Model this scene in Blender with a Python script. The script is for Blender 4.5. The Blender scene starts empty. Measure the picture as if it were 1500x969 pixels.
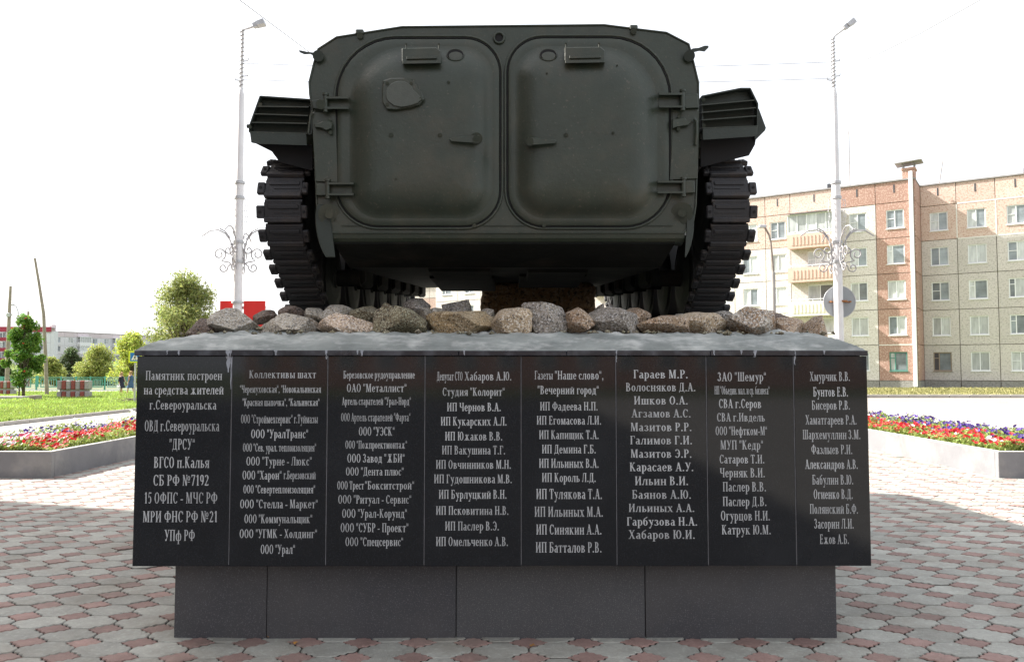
import bpy, bmesh, math, random
import numpy as np
from mathutils import Vector, Matrix, noise
from math import sin, cos, pi, radians, atan, tan, sqrt, atan2

random.seed(7)
S = bpy.context.scene
COL = S.collection

# ------------------------------------------------------------------ camera
H = 1.375                       # eye height
F = 1130.0                      # focal length in photo pixels (1500 wide)
PITCH = atan((541 - 484.5) / F)
cam_d = bpy.data.cameras.new('camera')
cam = bpy.data.objects.new('camera', cam_d)
COL.objects.link(cam)
cam.location = (0, 0, H)
cam.rotation_euler = (pi / 2 + PITCH, 0, 0)
cam_d.sensor_width = 36.0
cam_d.lens = 36.0 * F / 1500.0
cam_d.clip_end = 3000
cam_d.clip_start = 0.05
S.camera = cam
S.render.resolution_x, S.render.resolution_y = 1024, 661

# ------------------------------------------------------------------ light
SUN_AZ = radians(71)            # left of the viewing axis
SUN_EL = radians(40)
w = bpy.data.worlds.new('World')
S.world = w
w.use_nodes = True
nt = w.node_tree
nt.nodes.clear()
sky = nt.nodes.new('ShaderNodeTexSky')
sky.sky_type = 'NISHITA'
sky.sun_disc = False
sky.sun_elevation = SUN_EL
sky.sun_rotation = -SUN_AZ
sky.air_density = 1.0
sky.dust_density = 7.0
sky.ozone_density = 1.0
bg = nt.nodes.new('ShaderNodeBackground')
bg.inputs['Strength'].default_value = 0.084
# thin bright overcast veil: the whole sky in the picture is white
mixs = nt.nodes.new('ShaderNodeMix')
mixs.data_type = 'RGBA'
mixs.inputs[0].default_value = 0.62
mixs.inputs[7].default_value = (8.2, 8.35, 8.6, 1)
nt.links.new(sky.outputs[0], mixs.inputs[6])
nt.links.new(mixs.outputs[2], bg.inputs['Color'])
wo = nt.nodes.new('ShaderNodeOutputWorld')
nt.links.new(bg.outputs[0], wo.inputs['Surface'])

sun_d = bpy.data.lights.new('sun', 'SUN')
sun_d.energy = 5.0
sun_d.angle = radians(0.55)
sun_d.color = (1.0, 0.955, 0.885)
sun = bpy.data.objects.new('sun', sun_d)
COL.objects.link(sun)
SDIR = Vector((-sin(SUN_AZ) * cos(SUN_EL), cos(SUN_AZ) * cos(SUN_EL), sin(SUN_EL)))
sun.rotation_euler = SDIR.to_track_quat('Z', 'Y').to_euler()
sun.location = (-30, 20, 40)

S.view_settings.view_transform = 'Standard'
S.view_settings.look = 'None'
S.view_settings.exposure = 1.48
S.view_settings.gamma = 1.0
try:
    S.cycles.max_bounces = 6
    S.cycles.diffuse_bounces = 3
    S.cycles.glossy_bounces = 3
    S.cycles.transmission_bounces = 3
    S.cycles.transparent_max_bounces = 6
    S.cycles.use_denoising = True
    S.cycles.caustics_reflective = False
    S.cycles.caustics_refractive = False
except Exception:
    pass


# ------------------------------------------------------------------ measuring helpers
def ray(px, py):
    u = (px - 750) / F
    v = (484.5 - py) / F
    return Vector((u, cos(PITCH) - v * sin(PITCH), sin(PITCH) + v * cos(PITCH)))


def P(px, py, D):
    r = ray(px, py)
    s = D / r.y
    return Vector((r.x * s, D, H + r.z * s))


def G(px, py, z=0.0):
    r = ray(px, py)
    s = (z - H) / r.z
    return Vector((r.x * s, r.y * s, z))


# ------------------------------------------------------------------ mesh helpers
class MB:
    """collects polygons; built into ONE mesh object"""
    def __init__(s):
        s.v = []; s.f = []; s.m = []; s.sm = []; s.r = []

    def add(s, vs, fs, mi=0, smooth=False, rnd=0.0):
        o = len(s.v)
        s.v.extend([tuple(p) for p in vs])
        for f in fs:
            s.f.append([o + i for i in f]); s.m.append(mi); s.sm.append(smooth); s.r.append(rnd)

    def box(s, x0, x1, y0, y1, z0, z1, mi=0, b=0.0, M=None):
        if b > 0:
            b = min(b, abs(x1 - x0) * .45, abs(y1 - y0) * .45, abs(z1 - z0) * .45)
            # bevelled box: 24 verts
            vs = []; idx = {}
            for i, (x, sx) in enumerate(((x0, 1), (x1, -1))):
                for j, (y, sy) in enumerate(((y0, 1), (y1, -1))):
                    for k, (z, sz) in enumerate(((z0, 1), (z1, -1))):
                        for a in range(3):
                            p = [x + sx * b, y + sy * b, z + sz * b]
                            p[a] = (x, y, z)[a]
                            idx[(i, j, k, a)] = len(vs); vs.append(p)
            fs = []
            for i in (0, 1):
                q = [idx[(i, j, k, 0)] for j, k in ((0, 0), (0, 1), (1, 1), (1, 0))]
                fs.append(q if i == 0 else q[::-1])
                q = [idx[(j, i, k, 1)] for j, k in ((0, 0), (1, 0), (1, 1), (0, 1))]
                fs.append(q if i == 0 else q[::-1])
                q = [idx[(j, k, i, 2)] for j, k in ((0, 0), (0, 1), (1, 1), (1, 0))]
                fs.append(q if i == 0 else q[::-1])
            for j in (0, 1):
                for k in (0, 1):
                    fs.append([idx[(0, j, k, 1)], idx[(1, j, k, 1)], idx[(1, j, k, 2)], idx[(0, j, k, 2)]])
                    fs.append([idx[(j, 0, k, 0)], idx[(j, 1, k, 0)], idx[(j, 1, k, 2)], idx[(j, 0, k, 2)]])
                    fs.append([idx[(j, k, 0, 0)], idx[(j, k, 1, 0)], idx[(j, k, 1, 1)], idx[(j, k, 0, 1)]])
            for i in (0, 1):
                for j in (0, 1):
                    for k in (0, 1):
                        fs.append([idx[(i, j, k, 0)], idx[(i, j, k, 1)], idx[(i, j, k, 2)]])
        else:
            vs = [(x0, y0, z0), (x1, y0, z0), (x1, y1, z0), (x0, y1, z0), (x0, y0, z1), (x1, y0, z1), (x1, y1, z1), (x0, y1, z1)]
            fs = [[0, 3, 2, 1], [4, 5, 6, 7], [0, 1, 5, 4], [1, 2, 6, 5], [2, 3, 7, 6], [3, 0, 4, 7]]
        if M is not None:
            vs = [M @ Vector(p) for p in vs]
        s.add(vs, fs, mi)

    def tube(s, pts, r, n=8, mi=0, caps=True, closed=False):
        pts = [Vector(p) for p in pts]
        N = len(pts)
        rs = r if isinstance(r, (list, tuple)) else [r] * N
        rings = []
        up = None
        for i, p in enumerate(pts):
            if closed:
                d = pts[(i + 1) % N] - pts[i - 1]
            else:
                d = pts[min(i + 1, N - 1)] - pts[max(i - 1, 0)]
            d = d.normalized() if d.length > 1e-9 else Vector((0, 0, 1))
            if up is None:
                up = d.orthogonal().normalized()
            up = (up - d * up.dot(d))
            up = up.normalized() if up.length > 1e-6 else d.orthogonal().normalized()
            q = d.cross(up)
            rings.append([p + (up * cos(2 * pi * k / n) + q * sin(2 * pi * k / n)) * rs[i] for k in range(n)])
        vs = [p for ring in rings for p in ring]
        fs = []
        for i in range(N if closed else N - 1):
            a = i * n; b2 = ((i + 1) % N) * n
            for k in range(n):
                fs.append([a + k, a + (k + 1) % n, b2 + (k + 1) % n, b2 + k])
        s.add(vs, fs, mi, True)
        if caps and not closed:
            s.add(rings[0], [list(range(n))[::-1]], mi)
            s.add(rings[-1], [list(range(n))], mi)

    def cyl(s, a, b2, r, n=12, mi=0):
        a = Vector(a); b2 = Vector(b2); d = (b2 - a).normalized()
        u = d.orthogonal().normalized(); q = d.cross(u)
        r0, r1 = r if isinstance(r, (list, tuple)) else (r, r)
        A = [a + (u * cos(2 * pi * k / n) + q * sin(2 * pi * k / n)) * r0 for k in range(n)]
        B = [b2 + (u * cos(2 * pi * k / n) + q * sin(2 * pi * k / n)) * r1 for k in range(n)]
        s.add(A + B, [[k, (k + 1) % n, n + (k + 1) % n, n + k] for k in range(n)], mi, True)
        s.add(A, [list(range(n))[::-1]], mi); s.add(B, [list(range(n))], mi)

    def prism(s, poly, y0, y1, mi=0, axis='y', smooth=False):
        """poly: list of (a,b); extruded along axis; axis y: (x,z), axis x: (y,z), axis z: (x,y)"""
        def mk(a, b2, c):
            return {'y': (a, c, b2), 'x': (c, a, b2), 'z': (a, b2, c)}[axis]
        n = len(poly)
        A = [mk(a, b2, y0) for a, b2 in poly]; B = [mk(a, b2, y1) for a, b2 in poly]
        s.add(A + B, [[k, (k + 1) % n, n + (k + 1) % n, n + k] for k in range(n)], mi, smooth)
        s.add(A, [list(range(n))], mi); s.add(B, [list(range(n))[::-1]], mi)

    def mesh(s, name, mats, off=(0, 0, 0), rnd=False, fixn=True):
        me = bpy.data.meshes.new(name)
        ox, oy, oz = off
        me.from_pydata([(x - ox, y - oy, z - oz) for x, y, z in s.v], [], s.f)
        for m in mats:
            me.materials.append(m)
        me.polygons.foreach_set('material_index', s.m)
        me.polygons.foreach_set('use_smooth', s.sm)
        if rnd:
            at = me.attributes.new('rnd', 'FLOAT', 'FACE')
            at.data.foreach_set('value', s.r)
        if fixn:
            bm = bmesh.new(); bm.from_mesh(me)
            bmesh.ops.recalc_face_normals(bm, faces=bm.faces)
            bm.to_mesh(me); bm.free()
        me.update()
        return me


ORG = {}


def link(name, data, parent=None):
    o = bpy.data.objects.new(name, data)
    COL.objects.link(o)
    if parent is not None:
        o.parent = parent
    return o


def obj(name, mb, mats, parent=None, local=False, rnd=False, fixn=True):
    """one mesh object; coordinates are world ones unless local"""
    if not isinstance(mats, (list, tuple)):
        mats = [mats]
    off = (0, 0, 0)
    if parent is not None and not local:
        off = ORG.get(parent, (0, 0, 0))
    o = link(name, mb.mesh(name, mats, off, rnd, fixn), parent)
    if parent is not None:
        ORG[o] = off
    else:
        ORG[o] = (0, 0, 0)
    return o


def tag(o, label=None, cat=None, group=None, kind=None):
    if label: o['label'] = label
    if cat: o['category'] = cat
    if group: o['group'] = group
    if kind: o['kind'] = kind
    return o


def thing(name, label, cat, loc=(0, 0, 0), rz=0.0, group=None):
    o = bpy.data.objects.new(name, None)
    COL.objects.link(o)
    o.empty_display_size = .2
    o.location = loc
    o.rotation_euler = (0, 0, rz)
    ORG[o] = tuple(loc)
    return tag(o, label, cat, group)


def dup(root, loc, rz=None, label=None):
    r = root.copy(); COL.objects.link(r); r.location = loc
    if rz is not None: r.rotation_euler = (0, 0, rz)
    if label: r['label'] = label
    for ch in list(root.children):
        c = ch.copy(); COL.objects.link(c); c.parent = r
        for g in ch.children:
            d = g.copy(); COL.objects.link(d); d.parent = c
    return r


# ------------------------------------------------------------------ materials
def lin(c):
    return tuple(((x / 255) / 12.92 if x / 255 <= .04045 else ((x / 255 + .055) / 1.055) ** 2.4) for x in c)


def mat(name, col, rough=.8, metal=0.0, var=.0, scale=8.0, col2=None, spec=.5, bump=0.0, bscale=40.0,
        speck=None, speck_scale=200, speck_lo=.55, speck_hi=.62, objrnd=0.0, attr=False, transl=0.0,
        stain=None, stain_scale=2.0, stain_amt=.5, coords='Object', detail=6, stretch=None, hue_obj=None):
    m = bpy.data.materials.new(name)
    m.use_nodes = True
    n = m.node_tree; N = n.nodes; L = n.links
    b = N['Principled BSDF']
    b.inputs['Roughness'].default_value = rough
    b.inputs['Metallic'].default_value = metal
    b.inputs['Specular IOR Level'].default_value = spec
    tc = N.new('ShaderNodeTexCoord')
    vec = N.new('ShaderNodeNewGeometry').outputs['Position'] if coords == 'World' else tc.outputs[coords]
    if stretch:
        mp = N.new('ShaderNodeMapping'); mp.inputs['Scale'].default_value = stretch
        L.new(vec, mp.inputs[0]); vec = mp.outputs[0]
    c = None

    def rgb(cc):
        r = N.new('ShaderNodeRGB'); r.outputs[0].default_value = (*cc, 1); return r.outputs[0]

    def mix(f, a, b2, bt='MIX'):
        x = N.new('ShaderNodeMix'); x.data_type = 'RGBA'; x.blend_type = bt
        if isinstance(f, float): x.inputs[0].default_value = f
        else: L.new(f, x.inputs[0])
        L.new(a, x.inputs[6]); L.new(b2, x.inputs[7]); return x.outputs[2]

    def noi(sc, det=6, ro=.6):
        t = N.new('ShaderNodeTexNoise'); t.inputs['Scale'].default_value = sc
        t.inputs['Detail'].default_value = det; t.inputs['Roughness'].default_value = ro
        L.new(vec, t.inputs['Vector']); return t.outputs[0]

    def ramp(s, lo, hi):
        r = N.new('ShaderNodeMapRange'); r.inputs[1].default_value = lo; r.inputs[2].default_value = hi
        L.new(s, r.inputs[0]); return r.outputs[0]

    def math_(op, a, b2=None):
        x = N.new('ShaderNodeMath'); x.operation = op
        if isinstance(a, (int, float)): x.inputs[0].default_value = a
        else: L.new(a, x.inputs[0])
        if b2 is not None:
            if isinstance(b2, (int, float)): x.inputs[1].default_value = b2
            else: L.new(b2, x.inputs[1])
        return x.outputs[0]
    c = rgb(col)
    if col2 is not None:
        c = mix(ramp(noi(scale, detail), .35, .65), c, rgb(col2))
    if speck is not None:
        c = mix(ramp(noi(speck_scale, 2, .5), speck_lo, speck_hi), c, rgb(speck))
    if stain is not None:
        c = mix(math_('MULTIPLY', ramp(noi(stain_scale, 8, .65), .48, .68), stain_amt), c, rgb(stain))
    if var > 0:
        v = ramp(noi(scale, detail), .25, .75)
        mr = N.new('ShaderNodeMapRange'); mr.inputs[3].default_value = 1 - var; mr.inputs[4].default_value = 1 + var
        L.new(v, mr.inputs[0])
        hv = N.new('ShaderNodeHueSaturation'); L.new(c, hv.inputs['Color']); L.new(mr.outputs[0], hv.inputs['Value'])
        c = hv.outputs[0]
    if objrnd > 0 or attr:
        oi = N.new('ShaderNodeObjectInfo')
        r = oi.outputs['Random']
        if attr:
            a = N.new('ShaderNodeAttribute'); a.attribute_name = 'rnd'
            r = math_('FRACT', math_('ADD', r, a.outputs['Fac']))
        mr = N.new('ShaderNodeMapRange'); mr.inputs[3].default_value = 1 - objrnd; mr.inputs[4].default_value = 1 + objrnd
        L.new(r, mr.inputs[0])
        hv = N.new('ShaderNodeHueSaturation'); L.new(c, hv.inputs['Color']); L.new(mr.outputs[0], hv.inputs['Value'])
        if hue_obj:
            r2 = math_('FRACT', math_('MULTIPLY', r, 7.31))
            mr2 = N.new('ShaderNodeMapRange'); mr2.inputs[3].default_value = .5 - hue_obj; mr2.inputs[4].default_value = .5 + hue_obj
            L.new(r2, mr2.inputs[0]); L.new(mr2.outputs[0], hv.inputs['Hue'])
        c = hv.outputs[0]
    L.new(c, b.inputs['Base Color'])
    if rough > .05 and (var > 0 or stain is not None):
        mr = N.new('ShaderNodeMapRange'); mr.inputs[3].default_value = rough * .85; mr.inputs[4].default_value = min(1, rough * 1.2)
        L.new(noi(scale * 1.7, 5), mr.inputs[0]); L.new(mr.outputs[0], b.inputs['Roughness'])
    if bump > 0:
        bp = N.new('ShaderNodeBump'); bp.inputs['Strength'].default_value = bump; bp.inputs['Distance'].default_value = .01
        L.new(noi(bscale, 6, .65), bp.inputs['Height']); L.new(bp.outputs[0], b.inputs['Normal'])
    if transl > 0:
        tr = N.new('ShaderNodeBsdfTranslucent'); L.new(c, tr.inputs[0])
        ms = N.new('ShaderNodeMixShader'); ms.inputs[0].default_value = transl
        L.new(b.outputs[0], ms.inputs[1]); L.new(tr.outputs[0], ms.inputs[2])
        L.new(ms.outputs[0], N['Material Output'].inputs['Surface'])
    return m
# ------------------------------------------------------------------ carved roman lettering (drawn here, Cyrillic + digits)
SW, TW = .155, .062              # stem and hairline weights, cap height 1


def _V(q, x, y0, y1, top=1, bot=1, w=SW):
    q.append([(x - w / 2, y0), (x + w / 2, y0), (x + w / 2, y1), (x - w / 2, y1)])
    if bot: q.append([(x - w / 2 - .075, y0), (x + w / 2 + .075, y0), (x + w / 2 + .02, y0 + TW), (x - w / 2 - .02, y0 + TW)])
    if top: q.append([(x - w / 2 - .02, y1 - TW), (x + w / 2 + .02, y1 - TW), (x + w / 2 + .075, y1), (x - w / 2 - .075, y1)])


def _H(q, x0, x1, y, th=TW):
    q.append([(x0, y), (x1, y), (x1, y + th), (x0, y + th)])


def _L(q, x0, y0, x1, y1, wd):
    q.append([(x0 - wd / 2, y0), (x0 + wd / 2, y0), (x1 + wd / 2, y1), (x1 - wd / 2, y1)])


def _A(q, cx, cy, rx, ry, a0, a1, n=None, s=SW, t=TW):
    n = n or max(3, int(abs(a1 - a0) / 26))
    pr = None
    for i in range(n + 1):
        a = radians(a0 + (a1 - a0) * i / n)
        o = (cx + rx * cos(a), cy + ry * sin(a)); k = (cx + (rx - s) * cos(a), cy + (ry - t) * sin(a))
        if pr: q.append([pr[0], o, k, pr[1]])
        pr = (o, k)


def _sf(q, x, y, w=.17):
    q.append([(x - w, y), (x + w, y), (x + w, y + .055), (x - w, y + .055)])


def _tick(q, x, y, d):
    q.append([(x - .03, y), (x + .03, y), (x + .03, y + d), (x - .03, y + d)])


def glyph(ch):
    q = []
    up = ch.upper()
    low = ch != up
    h = .68 if low else 1.0
    k = .9 if low else 1.0          # lower case a little narrower
    T = h - TW
    W = .7
    if ch == ' ': return [], .30
    if ch == '.': return [[(.06, 0), (.22, 0), (.22, .15), (.06, .15)]], .28
    if ch == ',': return [[(.06, 0), (.22, 0), (.22, .15), (.06, .15)], [(.14, 0), (.22, 0), (.12, -.17), (.07, -.15)]], .28
    if ch == '-': return [[(.04, .27), (.36, .27), (.36, .38), (.04, .38)]], .40
    if ch == '"':   # opening mark
        return [[(.04, .68), (.10, .68), (.16, 1.0), (.05, 1.0)], [(.22, .68), (.28, .68), (.34, 1.0), (.23, 1.0)]], .38
    if ch == '“':
        return [[(.04, .68), (.15, .68), (.13, 1.0), (.08, 1.0)], [(.22, .68), (.33, .68), (.31, 1.0), (.26, 1.0)]], .38
    if low and ch in 'аеорсуфбй':
        if ch == 'о': _A(q, .29, .34, .26, .35, 0, 360); return q, .58
        if ch == 'с': _A(q, .29, .34, .26, .35, 45, 320); _tick(q, .46, .48, .14); return q, .52
        if ch == 'е': _A(q, .29, .34, .26, .35, 0, 325); _H(q, .12, .54, .34); return q, .55
        if ch == 'а':
            _V(q, .40, .0, .50, 0, 0, .16); _A(q, .27, .48, .21, .21, 0, 150, s=.15); _A(q, .24, .19, .21, .2, 80, 290, s=.15)
            _H(q, .24, .34, .34, .055); _H(q, .40, .56, 0, .06); return q, .56
        if ch == 'р':
            _V(q, .15, -.3, .68, 1, 1, .16); _A(q, .31, .34, .27, .35, -110, 110); return q, .60
        if ch == 'у':
            _L(q, .40, .13, .13, .68, .17); _L(q, .24, -.25, .52, .68, .07); _sf(q, .14, .625, .13); _sf(q, .5, .625, .10)
            q.append([(.08, -.31), (.26, -.31), (.28, -.22), (.08, -.2)]); return q, .60
        if ch == 'ф':
            _V(q, .42, -.3, .95, 0, 1, .16); _A(q, .26, .34, .23, .35, 60, 300, s=.15); _A(q, .58, .34, .23, .35, -120, 120, s=.15); return q, .84
        if ch == 'б':
            _A(q, .29, .32, .26, .33, 0, 360); _A(q, .40, .55, .37, .38, 105, 190, s=.13); _L(q, .34, .88, .50, 1.02, .14); return q, .60
    if up == 'А':
        _L(q, .13, 0, .36, h, .075); _L(q, .60 * k + .02, 0, .36, h, SW * 1.1); _H(q, .2, .5, .3 * h, .06); _sf(q, .12, 0, .12); _sf(q, .62 * k + .02, 0, .16); return q, .76
    if up == 'Б':
        _V(q, .17, 0, h); _H(q, .1, .56 * k, T); _tick(q, .54 * k, h - .22, .2); _A(q, .34, .28 * h, .28, .29 * h, -90, 90); _H(q, .17, .36, 0); _H(q, .17, .36, .57 * h - TW); return q, .68
    if up == 'В':
        _V(q, .17, 0, h); _A(q, .32 * k, .27 * h, .30, .275 * h, -90, 90); _A(q, .30 * k, .76 * h, .25, .24 * h, -90, 90)
        _H(q, .17, .34 * k, 0); _H(q, .17, .34 * k, .545 * h - TW); _H(q, .17, .32 * k, T); return q, .66 * k + .04
    if up == 'Г':
        _V(q, .17, 0, h); _H(q, .17, .56 * k, T); _tick(q, .54 * k, h - .26 * h, .2 * h); return q, .60 * k
    if up == 'Д':
        _L(q, .16, .04, .25, h, .075); _V(q, .54 * k, 0, h, 1, 0); _H(q, .2, .5 * k, T); _H(q, .03, .70 * k + .02, 0); _tick(q, .06, -.17, .2); _tick(q, .68 * k + .02, -.17, .2); return q, .72 * k + .04
    if up == 'Е':
        _V(q, .17, 0, h); _H(q, .17, .56, 0); _H(q, .17, .54, T); _H(q, .17, .46, .48 * h); _tick(q, .55, 0, .24); _tick(q, .53, h - .22, .2); _tick(q, .45, .42 * h, .2 * h); return q, .64
    if up == 'Ж':
        x = .52 * k; _V(q, x, 0, h); _L(q, x - .3, 0, x - .02, .55 * h, .12); _L(q, x + .3, 0, x + .02, .55 * h, .12)
        _L(q, x - .02, .5 * h, x - .28, h, .075); _L(q, x + .02, .5 * h, x + .28, h, .075)
        _sf(q, x - .34, 0, .09); _sf(q, x + .34, 0, .09); return q, 2 * x
    if up == 'З':
        _A(q, .26, .745 * h, .23, .255 * h, -90, 160); _A(q, .26, .275 * h, .27, .275 * h, -165, 90); return q, .58 * k + .03
    if up in 'ИЙ':
        _V(q, .17, 0, h); _V(q, .62 * k, 0, h); _L(q, .2, .1 * h, .60 * k, .9 * h, .075)
        if up == 'Й': _A(q, .39 * k, h + .17, .16, .13, 180, 360, s=.06, t=.07)
        return q, .79 * k
    if up == 'К':
        _V(q, .17, 0, h); _L(q, .24, .45 * h, .52 * k, h, .075); _L(q, .58 * k + .02, 0, .30, .58 * h, SW); _sf(q, .60 * k + .02, 0, .13); _sf(q, .54 * k, h - .055, .11); return q, .74 * k + .03
    if up == 'Л':
        _L(q, .14, .06, .25, h, .08); _V(q, .58 * k, 0, h); _H(q, .22, .55 * k, T); _H(q, .02, .18, 0, .13); return q, .75 * k
    if up == 'М':
        _V(q, .14, 0, h, 1, 1, .08); _L(q, .44 * k, .02, .19, h, SW); _L(q, .44 * k, .02, .68 * k, h, .075); _V(q, .74 * k, 0, h); return q, .92 * k
    if up == 'Н':
        _V(q, .17, 0, h); _V(q, .62 * k, 0, h); _H(q, .2, .58 * k, .48 * h); return q, .79 * k
    if up == 'О':
        _A(q, .36, h / 2, .33, h / 2 + .015, 0, 360, 14); return q, .73
    if up == 'П':
        _V(q, .17, 0, h); _V(q, .62 * k, 0, h); _H(q, .2, .58 * k, T); return q, .79 * k
    if up == 'Р':
        _V(q, .17, 0, h); _A(q, .32, .72 * h, .28, .28 * h, -90, 90); _H(q, .17, .34, T); _H(q, .17, .34, .44 * h); return q, .63
    if up == 'С':
        _A(q, .36, h / 2, .33, h / 2 + .015, 42, 320, 11); _tick(q, .6, h - .3, .27); return q, .67
    if up == 'Т':
        x = .33 * k; _V(q, x, 0, h, 0, 1); _H(q, .03, 2 * x - .03, T); _tick(q, .05, h - .25 * h, .2 * h); _tick(q, 2 * x - .05, h - .25 * h, .2 * h); return q, 2 * x
    if up == 'У':
        _L(q, .38, .36, .14, h, SW); _L(q, .28, .05, .60, h, .075); _sf(q, .14, h - .055, .14); _sf(q, .6, h - .055, .1); q.append([(.12, -.01), (.3, -.01), (.34, .12), (.12, .14)]); return q, .70
    if up == 'Ф':
        _V(q, .45, 0, h); _A(q, .30, .52 * h, .27, .32 * h, 60, 300); _A(q, .60, .52 * h, .27, .32 * h, -120, 120); return q, .90
    if up == 'Х':
        _L(q, .60 * k, 0, .16, h, SW); _L(q, .13, 0, .58 * k, h, .075); _sf(q, .12, 0, .11); _sf(q, .60 * k, 0, .14); _sf(q, .16, h - .055, .14); _sf(q, .58 * k, h - .055, .1); return q, .76 * k
    if up == 'Ц':
        _V(q, .17, 0, h); _V(q, .60 * k, 0, h); _H(q, .2, .74 * k, 0); _tick(q, .73 * k, -.17, .2); return q, .79 * k
    if up == 'Ч':
        _V(q, .58 * k, 0, h); _V(q, .16, .5 * h, h, 1, 0); _A(q, .34, .56 * h, .255, .16 * h, 180, 300, t=.08); _H(q, .34, .5 * k, .41 * h); return q, .74 * k
    if up in 'ШЩ':
        _V(q, .17, 0, h); _V(q, .52 * k, 0, h); _V(q, .87 * k, 0, h); _H(q, .2, .84 * k, 0)
        if up == 'Щ': _H(q, .84 * k, 1.0 * k, 0); _tick(q, .99 * k, -.17, .2)
        return q, 1.04 * k
    if up in 'ЬЪ':
        o = .1 if up == 'Ъ' else 0
        _V(q, .17 + o, 0, h); _A(q, .32 * k + o, .28 * h, .28, .285 * h, -90, 90); _H(q, .17 + o, .34 * k + o, 0); _H(q, .17 + o, .34 * k + o, .565 * h - TW)
        if o: _H(q, .0, .2, T)
        return q, .64 * k + o
    if up == 'Ы':
        _V(q, .17, 0, h); _A(q, .30 * k, .28 * h, .26, .285 * h, -90, 90); _H(q, .17, .32 * k, 0); _H(q, .17, .32 * k, .565 * h - TW); _V(q, .78 * k, 0, h); return q, .95 * k
    if up == 'Э':
        _A(q, .30, h / 2, .33, h / 2 + .015, -140, 140, 11); _H(q, .26, .5, .48 * h); return q, .67
    if up == 'Ю':
        _V(q, .17, 0, h); _A(q, .64 * k, h / 2, .30 * k, h / 2 + .01, 0, 360, 13); _H(q, .2, .4 * k, .48 * h); return q, .97 * k
    if up == 'Я':
        _V(q, .55 * k, 0, h); _A(q, .36 * k, .72 * h, .28, .28 * h, 90, 270); _H(q, .3 * k, .5 * k, T); _H(q, .34 * k, .5 * k, .44 * h); _L(q, .12, 0, .34 * k, .48 * h, .13); return q, .70 * k
    if ch == '1': _V(q, .26, 0, 1, 0, 1); _L(q, .12, .8, .22, 1, .08); return q, .46
    if ch == '2':
        _A(q, .26, .72, .24, .28, -20, 160); _L(q, .10, .06, .42, .62, .1); q.append([(.04, 0), (.5, 0), (.52, .18), (.44, .11), (.04, .11)]); return q, .55
    if ch == '5':
        _A(q, .24, .32, .25, .33, -130, 110); _L(q, .1, .5, .16, 1, .07); _H(q, .12, .48, .9, .1); return q, .54
    if ch == '7': _H(q, .05, .5, .9, .1); _L(q, .2, 0, .46, .95, .12); _tick(q, .07, .78, .2); return q, .54
    if ch == '9':
        _A(q, .27, .68, .24, .33, 0, 360); _A(q, .16, .52, .35, .52, -75, 20, s=.15); return q, .55
    if ch == '№':
        _V(q, .14, 0, 1, 1, 1, .08); _L(q, .52, 0, .16, 1, SW); _V(q, .56, 0, 1, 1, 0, .08); _A(q, .82, .68, .17, .22, 0, 360, s=.09, t=.06); _H(q, .68, .96, .3); return q, 1.06
    _V(q, .17, 0, h)
    return q, .34


def text_line(mb, txt, x0, x1, zb, cap, y, k0=0.0):
    """flat letters between world x0..x1, baseline zb, on the plane y (facing -y)"""
    items = []; adv = 0
    for ch in txt:
        q, a = glyph(ch)
        for poly in q: items.append([(px + adv, py) for px, py in poly])
        adv += a + (.05 if ch != ' ' else 0)
    sx = (x1 - x0) / max(adv - .05, .1)
    for i, poly in enumerate(items):
        yy = y - .0006 - .00004 * (i % 9) - k0
        vs = [(x0 + px * sx, yy, zb + py * cap) for px, py in poly]
        # counter-clockwise seen from -y
        ar = sum(vs[a][0] * vs[(a + 1) % len(vs)][2] - vs[(a + 1) % len(vs)][0] * vs[a][2] for a in range(len(vs)))
        if ar < 0: vs = vs[::-1]
        mb.add(vs, [list(range(len(vs)))])


def C(ox, sc, rows):
    return [(t, ox + a * sc, ox + b * sc, 500 + c * sc, 500 + d * sc) for t, a, b, c, d in rows]


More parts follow.
